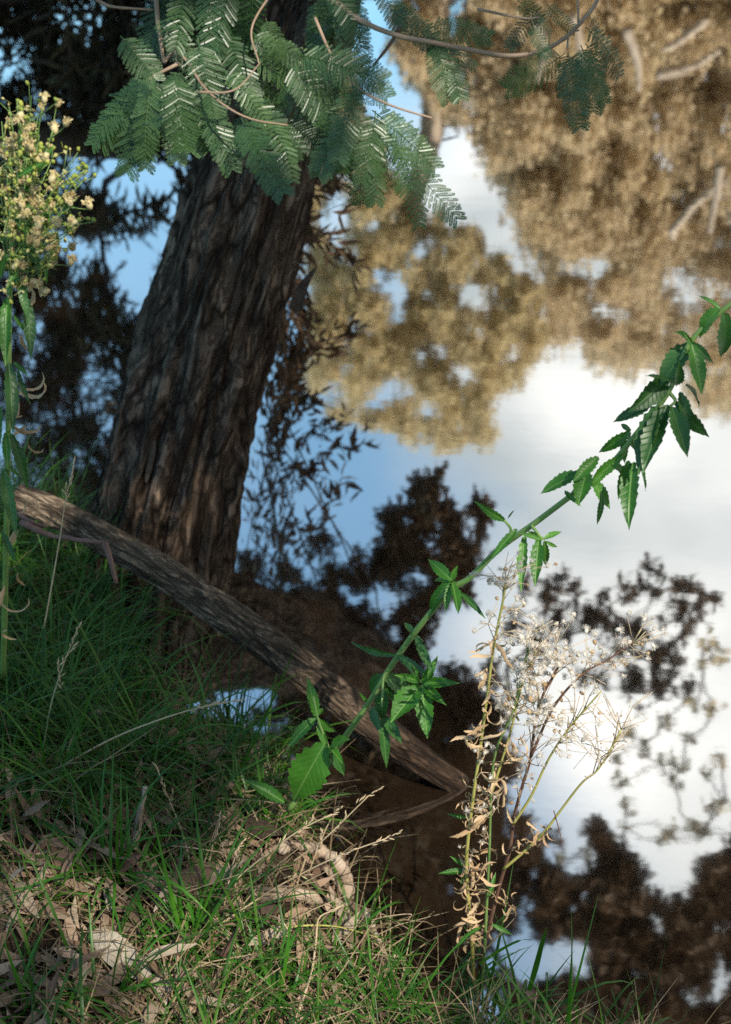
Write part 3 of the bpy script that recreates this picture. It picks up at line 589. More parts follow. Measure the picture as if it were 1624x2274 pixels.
def gum_leaf_mesh(name, m, curl, wr, seed):
    b = MB(); n = 8; pts = []; r = random.Random(seed)
    for i in range(n + 1):
        t = i / n; pts.append((.12 * math.sin(t * 2.2) * wr, t, curl * math.sin(t * math.pi) + .04 * math.sin(t * 7 + seed)))
    ws = [wr * max(.03, math.sin(math.pi * (.06 + .90 * (i / n)) ** .8)) for i in range(n + 1)]
    b.ribbon(pts, ws, (1, .1 * r.uniform(-1, 1), .25 * r.uniform(-1, 1)), .35 * r.uniform(-.6, 1)); return b.mesh(name, m)
LEAFM = [gum_leaf_mesh('fallen_leaf', M_litter, R.uniform(-.06, .14), R.uniform(.16, .30), i) for i in range(7)]
def mtx(p, d, up, size):
    d = unit(d); up = unit(up); x = np.cross(d, up); x = unit(x) if np.linalg.norm(x) > 1e-6 else np.array((1, 0, 0)); z = np.cross(x, d)
    m = Matrix.Identity(4)
    for i in range(3): m[i][0], m[i][1], m[i][2], m[i][3] = x[i] * size, d[i] * size, z[i] * size, p[i]
    return m
def ground_n(x, y):
    e = .03; return unit((ground_z(x - e, y) - ground_z(x + e, y), ground_z(x, y - e) - ground_z(x, y + e), 2 * e))
lit_den = lambda u, v, s: (.25 + .75 * (v > 1950) * (u < 500)) * (.3 + .7 * (v > 1500))
for (x, y, z, u, v) in frame_ground_points(290, lambda u, v, s: lit_den(u, v, s) * (-60 < u < 950) * (1150 < v < 2300)):
    o = obj('fallen_leaf', R.choice(LEAFM)); a = R.uniform(0, 6.283); n_ = unit(ground_n(x, y) + NR.normal(size=3) * .35)
    d = np.array((math.cos(a), math.sin(a), 0)); d = d - n_ * np.dot(d, n_)
    o.matrix_world = mtx((x, y, z + R.uniform(.008, .04)), d, n_, R.uniform(.035, .095))
    tag(o, 'dry brown gum leaf lying in the litter on the bank', 'leaf', 'fallen gum leaves lying on the bank')
V = []
for (x, y, z, u, v) in frame_ground_points(2600, lambda u, v, s: .4 + .6 * (v > 1500)):
    n_ = unit(ground_n(x, y) + NR.normal(size=3) * .4); a = R.uniform(0, 6.283); d = np.array((math.cos(a), math.sin(a), 0)); d = unit(d - n_ * np.dot(d, n_)); s_ = np.cross(n_, d)
    p = np.array((x, y, z + R.uniform(.003, .02))); L_ = R.uniform(.02, .07); w = L_ * R.uniform(.1, .2)
    V.append([p, p + d * L_ * .35 + s_ * w, p + d * L_ * .7 + s_ * w * .7, p + d * L_, p + d * L_ * .7 - s_ * w * .7, p + d * L_ * .35 - s_ * w])
stuff(tag(obj('leaf_litter', mesh_np('leaf_litter', V, 6, M_litter2)), 'small dead leaf scraps scattered between the grass'))
def big_leaf(label, p0, p1, m, wr, lift=.03, curl=.08):
    a = at(p0[0], p0[1], gd(*p0, lift)); c = at(p1[0], p1[1], gd(*p1, lift)); L_ = np.linalg.norm(c - a)
    o = obj('fallen_leaf', gum_leaf_mesh('fallen_leaf', m, curl, wr, R.randint(0, 99))); v_ = unit(CAM - a); o.matrix_world = mtx(a, c - a, unit(v_ + np.array((0, 0, 1.0))), L_)
    tag(o, label, 'leaf', 'fallen gum leaves lying on the bank')
big_leaf('large bleached white leaf striped by grass shadows', (205, 2070), (352, 2178), M_paleleaf, .34, .05)
big_leaf('broad pinkish brown leaf lying flat left of the white leaf', (48, 2010), (158, 2030), M_litter, .30, .05)
big_leaf('pale folded leaf pointing down below the white leaf', (362, 2160), (372, 2235), M_paleleaf, .45, .05)
big_leaf('long brown leaf standing on end at the left edge', (40, 1960), (90, 2040), M_litter, .22, .05)
big_leaf('wide pinkish slab of curled bark in the grass centre', (378, 1985), (470, 1915), M_litter, .38, .06)
big_leaf('brown shred of bark hanging near the water edge', (555, 1865), (650, 1790), M_strip, .3, .06)
big_leaf('pale leaf below the thick dead branch', (740, 2150), (785, 2135), M_paleleaf, .3, .04)

# individual tufts with every blade a part
BLM = []
for i in range(7):
    lean = [.5, .9, 1.3, 1.7, 2.1, .3, 1.1][i]; pts, ws, s_ = blade((0, 0, 0), 1.0, .028, lean, 0, seg=9); b = MB(); b.ribbon(pts, ws, s_, .3); BLM.append(b.mesh('blade', M_tuft))
def tuft(label, u, v, nb, L0, up=.0):
    p = on_ground(u, v); t = thing('grass_tuft', label, 'grass', p, 'green grass tufts on the bank')
    for i in range(nb):
        o = obj('blade', BLM[R.randrange(7)], t); L_ = L0 * R.uniform(.55, 1.15)
        o.location = (R.gauss(0, .014), R.gauss(0, .014), -.01); o.rotation_euler = (R.gauss(0, .12), R.gauss(0, .12), R.uniform(0, 6.283)); ws = R.uniform(.75, 1.15) * .22 / L_
        o.scale = (L_, L_ * ws, L_)
for lb, u, v, nb, L0 in (
    ('tall bright tuft left of the pinkish bark slab', 255, 1960, 26, .27), ('broad arching tuft in the bottom centre', 420, 2125, 32, .27), ('dense tuft just right of the bottom centre one', 470, 2060, 22, .25), ('low tuft in the bottom left corner', 60, 2240, 18, .18),
    ('tuft at the bottom edge below the white leaf', 250, 2250, 20, .18), ('arching tuft on the shaded bank below the log', 240, 1480, 20, .24), ('lush tuft at the left edge below the plant', 40, 1560, 24, .26), ('tuft in the shade on the left, mid bank', 130, 1760, 24, .26), ('tuft growing beside the leaning trunk foot', 270, 1600, 12, .20),
    ('wispy tuft at the water edge below the log', 470, 1700, 16, .24), ('tuft between the water and the dead branch', 590, 1840, 16, .20), ('tuft by the bottom of the long pale stick', 830, 2270, 22, .22), ('tuft hanging over the water, bottom centre', 905, 2310, 18, .24), ('wide tuft at the bottom, right of the centre', 620, 2240, 24, .22), ('leafy tuft under the bleached stick', 330, 1900, 18, .22), ('tuft right of the dry weed at the water', 1150, 2330, 20, .30), ('wispy tuft over the water just left of the weed foot', 960, 2290, 22, .28), ('tall thin tuft at the foot of the dry weed', 1065, 2320, 20, .30), ('sparse tuft at the bottom under the lone short blade', 1240, 2370, 10, .26), ('upright tuft at the bottom below the weed', 1010, 2330, 14, .24), ('small tuft above the long pale stalk', 330, 1680, 18, .22), ('thin tuft at the lower right edge of the bank', 760, 2120, 16, .18), ('shaded tuft under the pink twig', 170, 1330, 16, .22)):
    tuft(lb, u, v, nb, L0)
def long_blade(label, pix, w, m=M_tuft, cat='grass'):
    P = smooth_path([at(*p) for p in pix], 16); b = MB(); b.ribbon(P, [w * f for f in np.interp(np.linspace(0, 1, 16), [0, .3, .7, 1], [.8, 1, .7, .08])], (1, 0, .3), .3)
    o = obj('green_grass', b.mesh('green_grass', m, True, P[0])); o.location = tuple(P[0]); tag(o, label, cat, 'single long grass blades')
long_blade('single long green blade leaning up across the water to the log', [(545, 1690, 2.72), (590, 1590, 2.66), (630, 1500, 2.6), (660, 1430, 2.55)], .0042)
long_blade('wide upright blade right of the weed over the water', [(1175, 2200, 2.4), (1192, 2140, 2.38), (1205, 2090, 2.36), (1215, 2060, 2.35)], .010)
long_blade('arching blade crossing behind the weed foot', [(1065, 2140, 2.45), (1110, 2110, 2.44), (1150, 2090, 2.43), (1190, 2085, 2.43)], .006)
long_blade('lone short blade at the bottom right of the water', [(1282, 2300, 2.4), (1281, 2250, 2.38), (1283, 2205, 2.37)], .004)
long_blade('drooping blade at the tip of the long bent stalk', [(505, 1560, 2.5), (528, 1580, 2.49), (542, 1620, 2.49), (546, 1660, 2.5)], .004)

def stalk(label, pix, r=.0012, heads=1, hl=.05, m=M_stalk):
    pix = [(u, v, min(d, gd(u, v, .05 + .05 * (i > 0))) if v > 1300 else d) for i, (u, v, d) in enumerate(pix)]
    r *= 1.15
    P = smooth_path([at(*p) for p in pix], 20); t = thing('dry_stalk', label, 'grass stalk', P[0], 'dry grass stalks on the bank'); b = MB()
    b.tube(P, np.linspace(r * 1.2, r * .6, 20), 5); obj('stem', b.mesh('stem', m, True, P[0]), t)
    for h in range(heads):
        k = 19 - h * 4; p = P[k]; d = unit(P[min(19, k + 1)] - P[k - 2]); b = MB()
        d = unit(d + NR.normal(size=3) * (.12 + .2 * (h > 0)))
        for i in range(9):
            q = p - d * hl * .5 + d * hl * i / 9; e = unit(d + NR.normal(size=3) * .28); b.tube([q, q + e * .006, q + e * .013], [.0007, .0016, .0003], 4)
        obj('seed_head', b.mesh('seed_head', m, True, P[0]), t)
G = lambda u, v, up=.01: (u, v, gd(u, v, up))
stalk('thin dry stalk rising past the log end at the left', [(98, 1394, 2.62), (115, 1300, 2.58), (134, 1190, 2.54), (146, 1110, 2.5), (160, 1052, 2.48)], .0012, 2)
stalk('pale dry stalk in the shaded grass at the left', [(96, 1660, 2.6), (115, 1560, 2.58), (140, 1480, 2.55), (167, 1412, 2.52)], .0011, 3)
stalk('long white stalk lying across the bank toward the water', [(130, 1705, 2.58), (250, 1640, 2.54), (350, 1600, 2.52), (440, 1572, 2.5), (506, 1560, 2.5)], .0014, 2)
stalk('dry stalk with a feathery top left of centre', [(425, 1924, 2.58), (408, 1860, 2.55), (390, 1810, 2.53), (358, 1732, 2.5)], .0012, 2, .07)
stalk('short dry stalk above the bark slab', [(465, 1914, 2.58), (474, 1870, 2.56), (485, 1832, 2.55)], .0012, 1, .06)
stalk('long dry stalk reaching out over the dark water', [(495, 2049, 2.58), (560, 2005, 2.54), (625, 1964, 2.5), (745, 1904, 2.45), (858, 1862, 2.42)], .0015, 4, .06)
stalk('dry stalk crossing above the arched dead branch', [(490, 1989, 2.56), (540, 1940, 2.54), (590, 1899, 2.52), (665, 1844, 2.5), (737, 1808, 2.48)], .0014, 3, .05)
stalk('dry stalk pointing up over the water', [(650, 1914, 2.58), (690, 1885, 2.55), (725, 1859, 2.52), (820, 1766, 2.48)], .0014, 3, .06)
stalk('tall pale hooked stalk at the bottom of the bank', [(652, 2280, 2.5), (672, 2220, 2.47), (692, 2160, 2.44), (702, 2090, 2.42), (708, 2040, 2.41), (738, 2022, 2.41)], .0019, 1, .02)
stalk('bushy dry stalk in the grass centre', [(498, 2010, 2.58), (510, 1950, 2.56), (520, 1910, 2.55), (534, 1878, 2.54)], .0012, 2, .05)
stalk('dry stalk lying flat above the bark slab', [(350, 1877, 2.56), (420, 1882, 2.55), (500, 1894, 2.55)], .0011, 0)
stalk('dry stalk bent above the tuft at right', [(590, 2030, 2.55), (625, 2045, 2.53), (648, 2080, 2.52)], .0013, 0)
stalk('yellow-green runner lying over the lower bank', [(600, 2062, 2.5), (690, 2055, 2.5), (760, 2060, 2.52), (850, 2085, 2.54)], .0015, 0, .03, M_yelstem)
stalk('thin dry stalk bending over the bottom tufts', [(820, 2045, 2.6), (860, 2035, 2.58), (912, 2030, 2.57), (905, 2044, 2.57)], .0009, 0)

# ------------------------------------------------------------------ leaves of the herbs
def herb_leaf_mesh(name, m, wr, droop, tooth, fold, seed):
    n = 16; b = MB(); r = random.Random(seed); vs = []
    for i in range(n + 1):
        t = i / n; w = wr * .5 * (math.sin(math.pi * min(1, .03 + .97 * t ** .88)) ** .9 if i < n else 0.02)
        if i % 2: w *= 1 + tooth
        z = -droop * t * t; y = t - .25 * droop * droop * t ** 3; e = .012 * math.sin(t * 14 + seed)
        vs += [(-w, y + (.012 if i % 2 == 0 else -.02), z + fold * w + e), (-w * .5, y, z + fold * w * .35 + e * .5), (0, y, z), (w * .5, y, z + fold * w * .35 - e * .5), (w, y + (.012 if i % 2 == 0 else -.02), z + fold * w - e)]
    fs = [(i * 5 + k, i * 5 + k + 1, i * 5 + k + 6, i * 5 + k + 5) for i in range(n) for k in range(4)]
    b.add(vs, fs); return b.mesh(name, m)
def leaf_set(m, wr): return [herb_leaf_mesh('leaf', m, wr * .88 * R.uniform(.85, 1.12), dr, .22, fo, i) for i, (dr, fo) in enumerate(((.1, .35), (.25, .5), (.4, .3), (.05, .6)))]
HL = {(0, 0): leaf_set(M_leaf, .20), (0, 1): leaf_set(M_leaf, .32), (0, 2): leaf_set(M_leaf, .48), (1, 0): leaf_set(M_leafdark, .20), (1, 1): leaf_set(M_leafdark, .32), (1, 2): leaf_set(M_leafdark, .46)}
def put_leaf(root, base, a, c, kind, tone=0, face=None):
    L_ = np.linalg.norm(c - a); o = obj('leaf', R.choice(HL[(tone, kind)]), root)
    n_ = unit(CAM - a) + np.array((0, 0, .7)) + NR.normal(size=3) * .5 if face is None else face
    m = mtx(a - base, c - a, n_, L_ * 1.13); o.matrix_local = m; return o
# arching herb
st_px = [(640, 1800, 2.62), (690, 1730, 2.58), (760, 1645, 2.52), (820, 1560, 2.46), (862, 1490, 2.42), (925, 1400, 2.36), (1000, 1312, 2.3), (1045, 1282, 2.27), (1110, 1218, 2.22), (1190, 1160, 2.16), (1270, 1100, 2.11), (1340, 1050, 2.07), (1420, 955, 2.03), (1485, 870, 2.0), (1530, 765, 1.98), (1604, 690, 1.95), (1680, 640, 1.93)]
SPt = smooth_path([at(*p) for p in st_px], 90); hb = SPt[0]
herb = thing('arching_herb', 'long green toothed-leaf herb arching from the bank up across the water', 'plant', hb)
b = MB(); b.tube(SPt, np.linspace(.0058, .0034, 90), 8); obj('stem', b.mesh('stem', M_stem, True, hb), herb)
U = np.array([p[0] for p in st_px]); D = np.array([p[2] for p in st_px])
def hd(u): return float(np.interp(u, U, D))
herb_leaves = [  # u0,v0,u1,v1,width class,tone
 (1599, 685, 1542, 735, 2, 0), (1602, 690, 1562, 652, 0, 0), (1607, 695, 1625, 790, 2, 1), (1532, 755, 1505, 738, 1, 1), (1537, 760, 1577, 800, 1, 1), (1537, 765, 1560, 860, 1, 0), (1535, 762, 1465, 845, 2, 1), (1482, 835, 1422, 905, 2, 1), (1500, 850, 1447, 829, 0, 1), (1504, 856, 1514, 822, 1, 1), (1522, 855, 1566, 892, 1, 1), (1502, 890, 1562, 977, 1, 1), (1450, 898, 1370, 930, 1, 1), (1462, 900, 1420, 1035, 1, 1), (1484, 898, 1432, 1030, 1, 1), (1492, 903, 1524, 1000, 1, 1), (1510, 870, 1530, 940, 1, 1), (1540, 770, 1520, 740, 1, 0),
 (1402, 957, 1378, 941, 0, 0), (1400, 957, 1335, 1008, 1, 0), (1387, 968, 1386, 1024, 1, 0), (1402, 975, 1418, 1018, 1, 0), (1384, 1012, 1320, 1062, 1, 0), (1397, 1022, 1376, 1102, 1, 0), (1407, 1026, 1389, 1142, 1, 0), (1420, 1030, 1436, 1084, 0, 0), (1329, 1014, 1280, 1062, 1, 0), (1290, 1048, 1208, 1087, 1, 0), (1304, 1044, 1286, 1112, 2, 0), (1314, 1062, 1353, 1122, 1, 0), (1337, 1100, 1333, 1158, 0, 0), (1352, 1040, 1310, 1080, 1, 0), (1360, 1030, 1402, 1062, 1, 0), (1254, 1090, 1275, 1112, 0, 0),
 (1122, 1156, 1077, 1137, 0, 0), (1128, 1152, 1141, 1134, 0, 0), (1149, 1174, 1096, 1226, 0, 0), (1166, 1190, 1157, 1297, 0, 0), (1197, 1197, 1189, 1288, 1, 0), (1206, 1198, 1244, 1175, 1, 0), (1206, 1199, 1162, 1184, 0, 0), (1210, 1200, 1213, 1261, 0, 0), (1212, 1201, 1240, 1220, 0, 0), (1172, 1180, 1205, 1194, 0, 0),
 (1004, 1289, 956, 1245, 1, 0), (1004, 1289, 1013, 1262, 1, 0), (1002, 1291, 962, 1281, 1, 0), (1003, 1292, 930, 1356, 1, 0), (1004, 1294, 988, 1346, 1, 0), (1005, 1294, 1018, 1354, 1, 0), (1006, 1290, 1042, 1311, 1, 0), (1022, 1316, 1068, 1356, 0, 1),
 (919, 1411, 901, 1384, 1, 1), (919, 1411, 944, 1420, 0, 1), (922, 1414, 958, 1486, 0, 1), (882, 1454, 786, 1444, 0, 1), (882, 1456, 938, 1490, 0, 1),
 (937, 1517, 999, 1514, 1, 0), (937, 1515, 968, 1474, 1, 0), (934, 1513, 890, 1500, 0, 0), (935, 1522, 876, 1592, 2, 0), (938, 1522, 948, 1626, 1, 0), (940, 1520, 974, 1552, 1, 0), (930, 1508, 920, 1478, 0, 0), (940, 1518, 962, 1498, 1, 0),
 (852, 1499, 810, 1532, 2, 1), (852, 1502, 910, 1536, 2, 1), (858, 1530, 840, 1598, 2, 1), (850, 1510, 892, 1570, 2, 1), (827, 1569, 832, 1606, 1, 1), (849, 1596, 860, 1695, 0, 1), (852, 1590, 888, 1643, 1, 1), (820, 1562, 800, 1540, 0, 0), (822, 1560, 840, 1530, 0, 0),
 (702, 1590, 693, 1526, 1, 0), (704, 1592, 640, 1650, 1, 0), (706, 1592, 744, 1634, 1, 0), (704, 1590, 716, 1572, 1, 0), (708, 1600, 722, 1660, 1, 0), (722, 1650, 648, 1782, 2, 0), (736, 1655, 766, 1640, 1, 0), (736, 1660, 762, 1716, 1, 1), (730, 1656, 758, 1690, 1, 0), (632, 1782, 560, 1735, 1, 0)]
for u0, v0, u1, v1, kd, tone in herb_leaves:
    d0 = hd(u0) + (.0 if u0 > 760 else -.03) + R.uniform(-.015, .015); d1 = d0 + R.uniform(-.05, .03)
    put_leaf(herb, hb, at(u0, v0, d0), at(u1, v1, d1), kd, tone)
def side_stem(root, base, pix, r, m, name='side_shoot', n=10):
    P = smooth_path([at(*p) for p in pix], n); b = MB(); b.tube(P, np.linspace(r, r * .6, n), 6); return obj(name, b.mesh(name, m, True, base), root)
for pix in ([(735, 1675, 2.55), (722, 1640, 2.53), (706, 1595, 2.51), (696, 1545, 2.5)], [(760, 1645, 2.52), (742, 1655, 2.52), (724, 1665, 2.52)], [(882, 1454, 2.40), (905, 1480, 2.38), (937, 1517, 2.35)], [(862, 1490, 2.42), (852, 1505, 2.41), (848, 1570, 2.4)],
            [(1110, 1218, 2.22), (1135, 1180, 2.2), (1120, 1155, 2.19)], [(1180, 1166, 2.16), (1195, 1185, 2.15), (1206, 1199, 2.15)], [(1270, 1100, 2.11), (1300, 1050, 2.09), (1328, 1015, 2.08)], [(1340, 1050, 2.07), (1385, 1010, 2.05), (1400, 960, 2.04)], [(1485, 870, 2.0), (1500, 890, 2.0), (1485, 905, 2.0)]):
    side_stem(herb, hb, pix, .003, M_stem)

# flowering plant at the left edge
fs_px = [(6, 1500, 2.5), (10, 1380, 2.38), (14, 1200, 2.25), (18, 1000, 2.12), (20, 820, 2.03), (22, 660, 1.97), (30, 520, 1.93), (40, 400, 1.9), (48, 300, 1.88)]
FP = smooth_path([at(*p) for p in fs_px], 50); fb = FP[0]
flw = thing('flowering_weed', 'tall weed with a cream and yellow-green flower plume at the left edge', 'plant', fb)
b = MB(); b.tube(FP, np.linspace(.0055, .002, 50), 7); obj('stem', b.mesh('stem', M_stem, True, fb), flw)
def blob(name, m, n, r0, r1, up, seed, rw=.05):                       # a flower head: many short rays on a small cup
    b = MB(); r = random.Random(seed)
    b.tube([(0, 0, 0), (0, 0, .25), (0, 0, .55), (0, 0, .7)], [.10, .26, .24, .1], 6)
    for i in range(n):
        a = r.uniform(0, 6.283); e = r.uniform(.15, 1.4); d = np.array((math.cos(a) * math.cos(e), math.sin(a) * math.cos(e), math.sin(e) * up)); p = np.array((0, 0, .5))
        q = p + d * r.uniform(r0, r1); s_ = unit(np.cross(d, (r.uniform(-1, 1), r.uniform(-1, 1), .3)))
        b.add([p - s_ * rw * .6, p + s_ * rw * .6, q + s_ * rw, q - s_ * rw], [(0, 1, 2, 3)])
    return b.mesh(name, m)
HB = [blob('flower_head', M_bud, 5, .15, .3, 1, i) for i in range(3)]; HC = [blob('flower_head', M_cream, 60, .25, .52, .9, 9 + i) for i in range(3)]; HF = [blob('seed_head', M_fluff, 70, .4, .85, .8, 20 + i, .018) for i in range(3)]
HD = [blob('seed_head', M_dryleaf, 7, .2, .4, .8, 30 + i) for i in range(2)]
def head(root, base, p, me, size, name):
    o = obj(name, me, root); d = unit(NR.normal(size=3) * .5 + np.array((0, -.25, .8))); o.matrix_local = mtx(np.asarray(p) - base, np.cross(d, (1.0, .2, 0)), d, size); return o
nh = 0
for (bu, bv), tips in [((40, 420), [(38, 225), (70, 212), (95, 235), (20, 232), (84, 260)]), ((36, 470), [(118, 290), (104, 330), (88, 300), (120, 345)]), ((30, 520), [(150, 372), (188, 376), (182, 405), (172, 440), (130, 400)]), ((28, 560), [(176, 492), (150, 520), (140, 470), (112, 440)]), ((26, 600), [(136, 545), (112, 575), (100, 520), (88, 604)]), ((24, 620), [(10, 330), (8, 420), (4, 270), (-20, 300), (-30, 400)]), ((26, 560), [(66, 420), (60, 350), (78, 470), (60, 500), (40, 300)])]:
    for tu, tv in tips:
        d0 = float(np.interp(bv, [300, 660], [1.88, 1.97])); d1 = d0 + R.uniform(-.12, .1)
        P = smooth_path([at(bu, bv, d0), at((bu + tu) / 2 + 6, (bv + tv) / 2 + 14, (d0 + d1) / 2), at(tu, tv, d1)], 12)
        b = MB(); b.tube(P, np.linspace(.0014, .0007, 12), 4)
        for i in range(10):
            k = R.randint(2, 11); q = P[k] + NR.normal(size=3) * .016; b.tube([P[max(0, k - 1)], q], [.0007, .0005], 4)
            if nh < 340:
                rr = R.random(); nh += 1
                head(flw, fb, q, R.choice(HC) if rr < .36 else R.choice(HB), R.uniform(.014, .021) if rr < .36 else R.uniform(.008, .013), 'flower_head')
        obj('flower_stalk', b.mesh('flower_stalk', M_stem, True, fb), flw)
        for i in range(1):
            k = R.randint(1, 9); a = P[k]; put_leaf(flw, fb, a, a + unit(NR.normal(size=3) + np.array((.2, 0, .2))) * R.uniform(.02, .045), 0, 0)
b = MB()
for i in range(620):
    u = R.gauss(60, 75); v = R.gauss(430, 130)
    if fbm(u / 38, v / 38, 6.0, 3) > .12: continue
    if not inpoly(u, v, [(-60, 230), (40, 210), (100, 225), (130, 300), (192, 365), (186, 450), (176, 520), (130, 580), (60, 650), (-60, 660)]): continue
    p = at(u, v, R.uniform(1.84, 2.02)); r = R.uniform(.0015, .0034); d = unit(NR.normal(size=3) + np.array((0, 0, .6)))
    b.tube([p, p + d * r * 1.2, p + d * r * 2.6], [r * .5, r, r * .3], 5); b.tube([p - unit(d + NR.normal(size=3) * .5) * .012, p], [.0004, .0004], 3)
stuff(obj('small_bud', b.mesh('small_bud', M_budmix, True, fb), flw))
for u0, v0, u1, v1, kd, tone, d in [(16, 660, 10, 815, 1, 0, 1.95), (20, 805, 33, 960, 1, 1, 2.0), (24, 962, 72, 1095, 1, 1, 2.08), (8, 1040, 32, 1188, 1, 1, 2.14), (12, 960, 18, 1040, 1, 0, 2.06), (44, 620, 60, 700, 1, 0, 1.94), (40, 600, 12, 640, 0, 0, 1.93), (20, 640, 50, 610, 0, 0, 1.93), (60, 660, 72, 800, 0, 1, 1.96), (30, 805, 62, 830, 0, 0, 2.0), (40, 820, 66, 900, 0, 0, 2.01), (2, 700, -10, 800, 1, 0, 1.97), (18, 1036, 48, 1060, 0, 0, 2.08), (4, 1180, 36, 1250, 0, 0, 2.2), (30, 480, 90, 545, 0, 0, 1.92), (26, 520, 100, 600, 0, 0, 1.92), (20, 560, -10, 600, 0, 0, 1.93), (30, 700, 60, 740, 0, 0, 1.95), (0, 620, 12, 560, 0, 0, 1.94), (4, 900, -12, 1000, 1, 0, 2.05)]:
    kd = 0; u1 = u0 + (u1 - u0) * .86; v1 = v0 + (v1 - v0) * .86; put_leaf(flw, fb, at(u0, v0, d), at(u1, v1, d + R.uniform(-.03, .02)), kd, 1 if R.random() < .5 else tone)
# curled dry leaves
def curl_mesh(seed, wr=.10):
    r = random.Random(seed); b = MB(); pts = []; p = np.zeros(3); a = 1.2; tw = r.uniform(-.25, .25)
    k = r.choice((-1, 1)) * r.uniform(1.2, 4.6); n = 14
    for i in range(n + 1):
        pts.append(p.copy()); a += k / n * (.4 + 1.3 * i / n); p = p + np.array((math.cos(a), math.sin(a), tw * math.sin(i * .7))) / n
    ws = [wr * math.sin(math.pi * (.08 + .88 * i / n)) * (1 + .25 * r.uniform(-1, 1)) for i in range(n + 1)]
    b.ribbon(pts, ws, (.25, .1, 1), .7); return b.mesh('dry_leaf', M_dryleaf)
CM = [curl_mesh(i, R.uniform(.09, .17)) for i in range(9)]
def dry_leaf(root, base, p, size, down=.6):
    o = obj('dry_leaf', R.choice(CM), root); d = unit(NR.normal(size=3) * .6 + np.array((0, 0, -down))); o.matrix_local = mtx(np.asarray(p) - base, d, unit(NR.normal(size=3)), size); return o
for u, v, s_ in [(50, 700, .05), (46, 740, .04), (30, 860, .07), (40, 850, .06), (12, 920, .08), (58, 945, .05), (62, 985, .04), (24, 900, .05), (60, 1105, .035), (40, 1270, .05), (6, 1230, .06), (10, 1300, .06), (4, 1340, .06), (16, 1400, .05), (36, 880, .05)]:
    o = dry_leaf(flw, fb, at(u, v, float(np.interp(v, [660, 1400], [1.95, 2.36]))), s_, 1.0); 

# dry weed at the right
WB = at(1050, 2245, 2.56)
weed = thing('dry_weed', 'tall dried weed with curled tan leaves and white fluffy seed plume over the water', 'plant', WB)
stems = [
 ([(1012, 2275, 2.58), (1047, 2189, 2.54), (1072, 2114, 2.50), (1107, 1974, 2.42), (1132, 1889, 2.37), (1142, 1814, 2.33), (1162, 1739, 2.28), (1177, 1689, 2.25), (1196, 1570, 2.18), (1240, 1480, 2.12)], .0040, M_redstem),
 ([(1060, 2235, 2.56), (1074, 2139, 2.50), (1082, 1989, 2.42), (1087, 1889, 2.36), (1097, 1689, 2.25), (1140, 1580, 2.18), (1176, 1430, 2.10)], .0030, M_stem),
 ([(1052, 2200, 2.54), (1048, 2080, 2.47), (1037, 1960, 2.40), (1038, 1880, 2.35), (1052, 1764, 2.28), (1064, 1680, 2.24), (1080, 1560, 2.17), (1096, 1440, 2.10), (1116, 1340, 2.05), (1124, 1290, 2.03)], .0036, M_yelstem),
 ([(1118, 1930, 2.39), (1172, 1884, 2.36), (1212, 1844, 2.33), (1242, 1804, 2.31), (1292, 1739, 2.27), (1332, 1704, 2.24), (1380, 1620, 2.2)], .0028, M_yelstem),
 ([(1140, 1830, 2.33), (1182, 1764, 2.29), (1217, 1689, 2.25), (1262, 1620, 2.2), (1335, 1535, 2.15)], .0026, M_yelstem),
 ([(1180, 1680, 2.24), (1227, 1575, 2.18), (1290, 1500, 2.13), (1350, 1465, 2.11), (1407, 1425, 2.09)], .0024, M_redstem),
 ([(1092, 1760, 2.28), (1130, 1640, 2.22), (1160, 1520, 2.15), (1190, 1450, 2.11)], .0024, M_yelstem),
 ([(1072, 2114, 2.5), (1110, 2075, 2.47), (1142, 2040, 2.45)], .0016, M_stalk), ([(1115, 1900, 2.38), (1150, 1870, 2.35), (1190, 1840, 2.33)], .0016, M_redstem), ([(1230, 1800, 2.31), (1244, 1850, 2.32), (1250, 1878, 2.33)], .0010, M_redstem), ([(1060, 2240, 2.56), (1068, 2180, 2.53), (1066, 2120, 2.5)], .0035, M_redstem)]
SW = []
for pix, r, m in stems:
    P = smooth_path([at(*p) for p in pix], 40); SW.append(P); b = MB(); b.tube(P, np.linspace(r, r * .45, 40), 7); obj('stem', b.mesh('stem', m, True, WB), weed)
nd = 0
for (u, v, sx, sy, n, d) in [(1045, 2000, 18, 60, 30, 2.42), (1050, 2080, 20, 45, 24, 2.46), (1040, 1930, 16, 30, 14, 2.38), (1070, 1920, 20, 30, 14, 2.38), (1050, 1800, 9, 60, 22, 2.3), (1085, 1800, 14, 40, 14, 2.3), (1130, 2005, 18, 22, 9, 2.42), (1160, 1880, 28, 12, 9, 2.35), (1110, 1740, 20, 40, 14, 2.26), (1210, 1850, 20, 14, 7, 2.32), (1150, 1640, 26, 40, 14, 2.2), (1065, 1640, 7, 60, 14, 2.22), (1083, 1540, 6, 60, 14, 2.16), (1095, 1430, 6, 40, 10, 2.09)]:
    for i in range(n): dry_leaf(weed, WB, at(u + R.gauss(0, sx * .6), v + R.gauss(0, sy * .6), d + R.gauss(0, .015)), R.uniform(.022, .052), .5); nd += 1
for u0, v0, u1, v1 in ((1040, 1935, 984, 1934), (1036, 1925, 1006, 1905), (1040, 1815, 1002, 1814), (1070, 2060, 1006, 2088), (1092, 2052, 1134, 2074), (1038, 1900, 1030, 1960), (1088, 1990, 1096, 1950)):
    put_leaf(weed, WB, at(u0, v0, 2.4), at(u1, v1, 2.39), 0, 0)
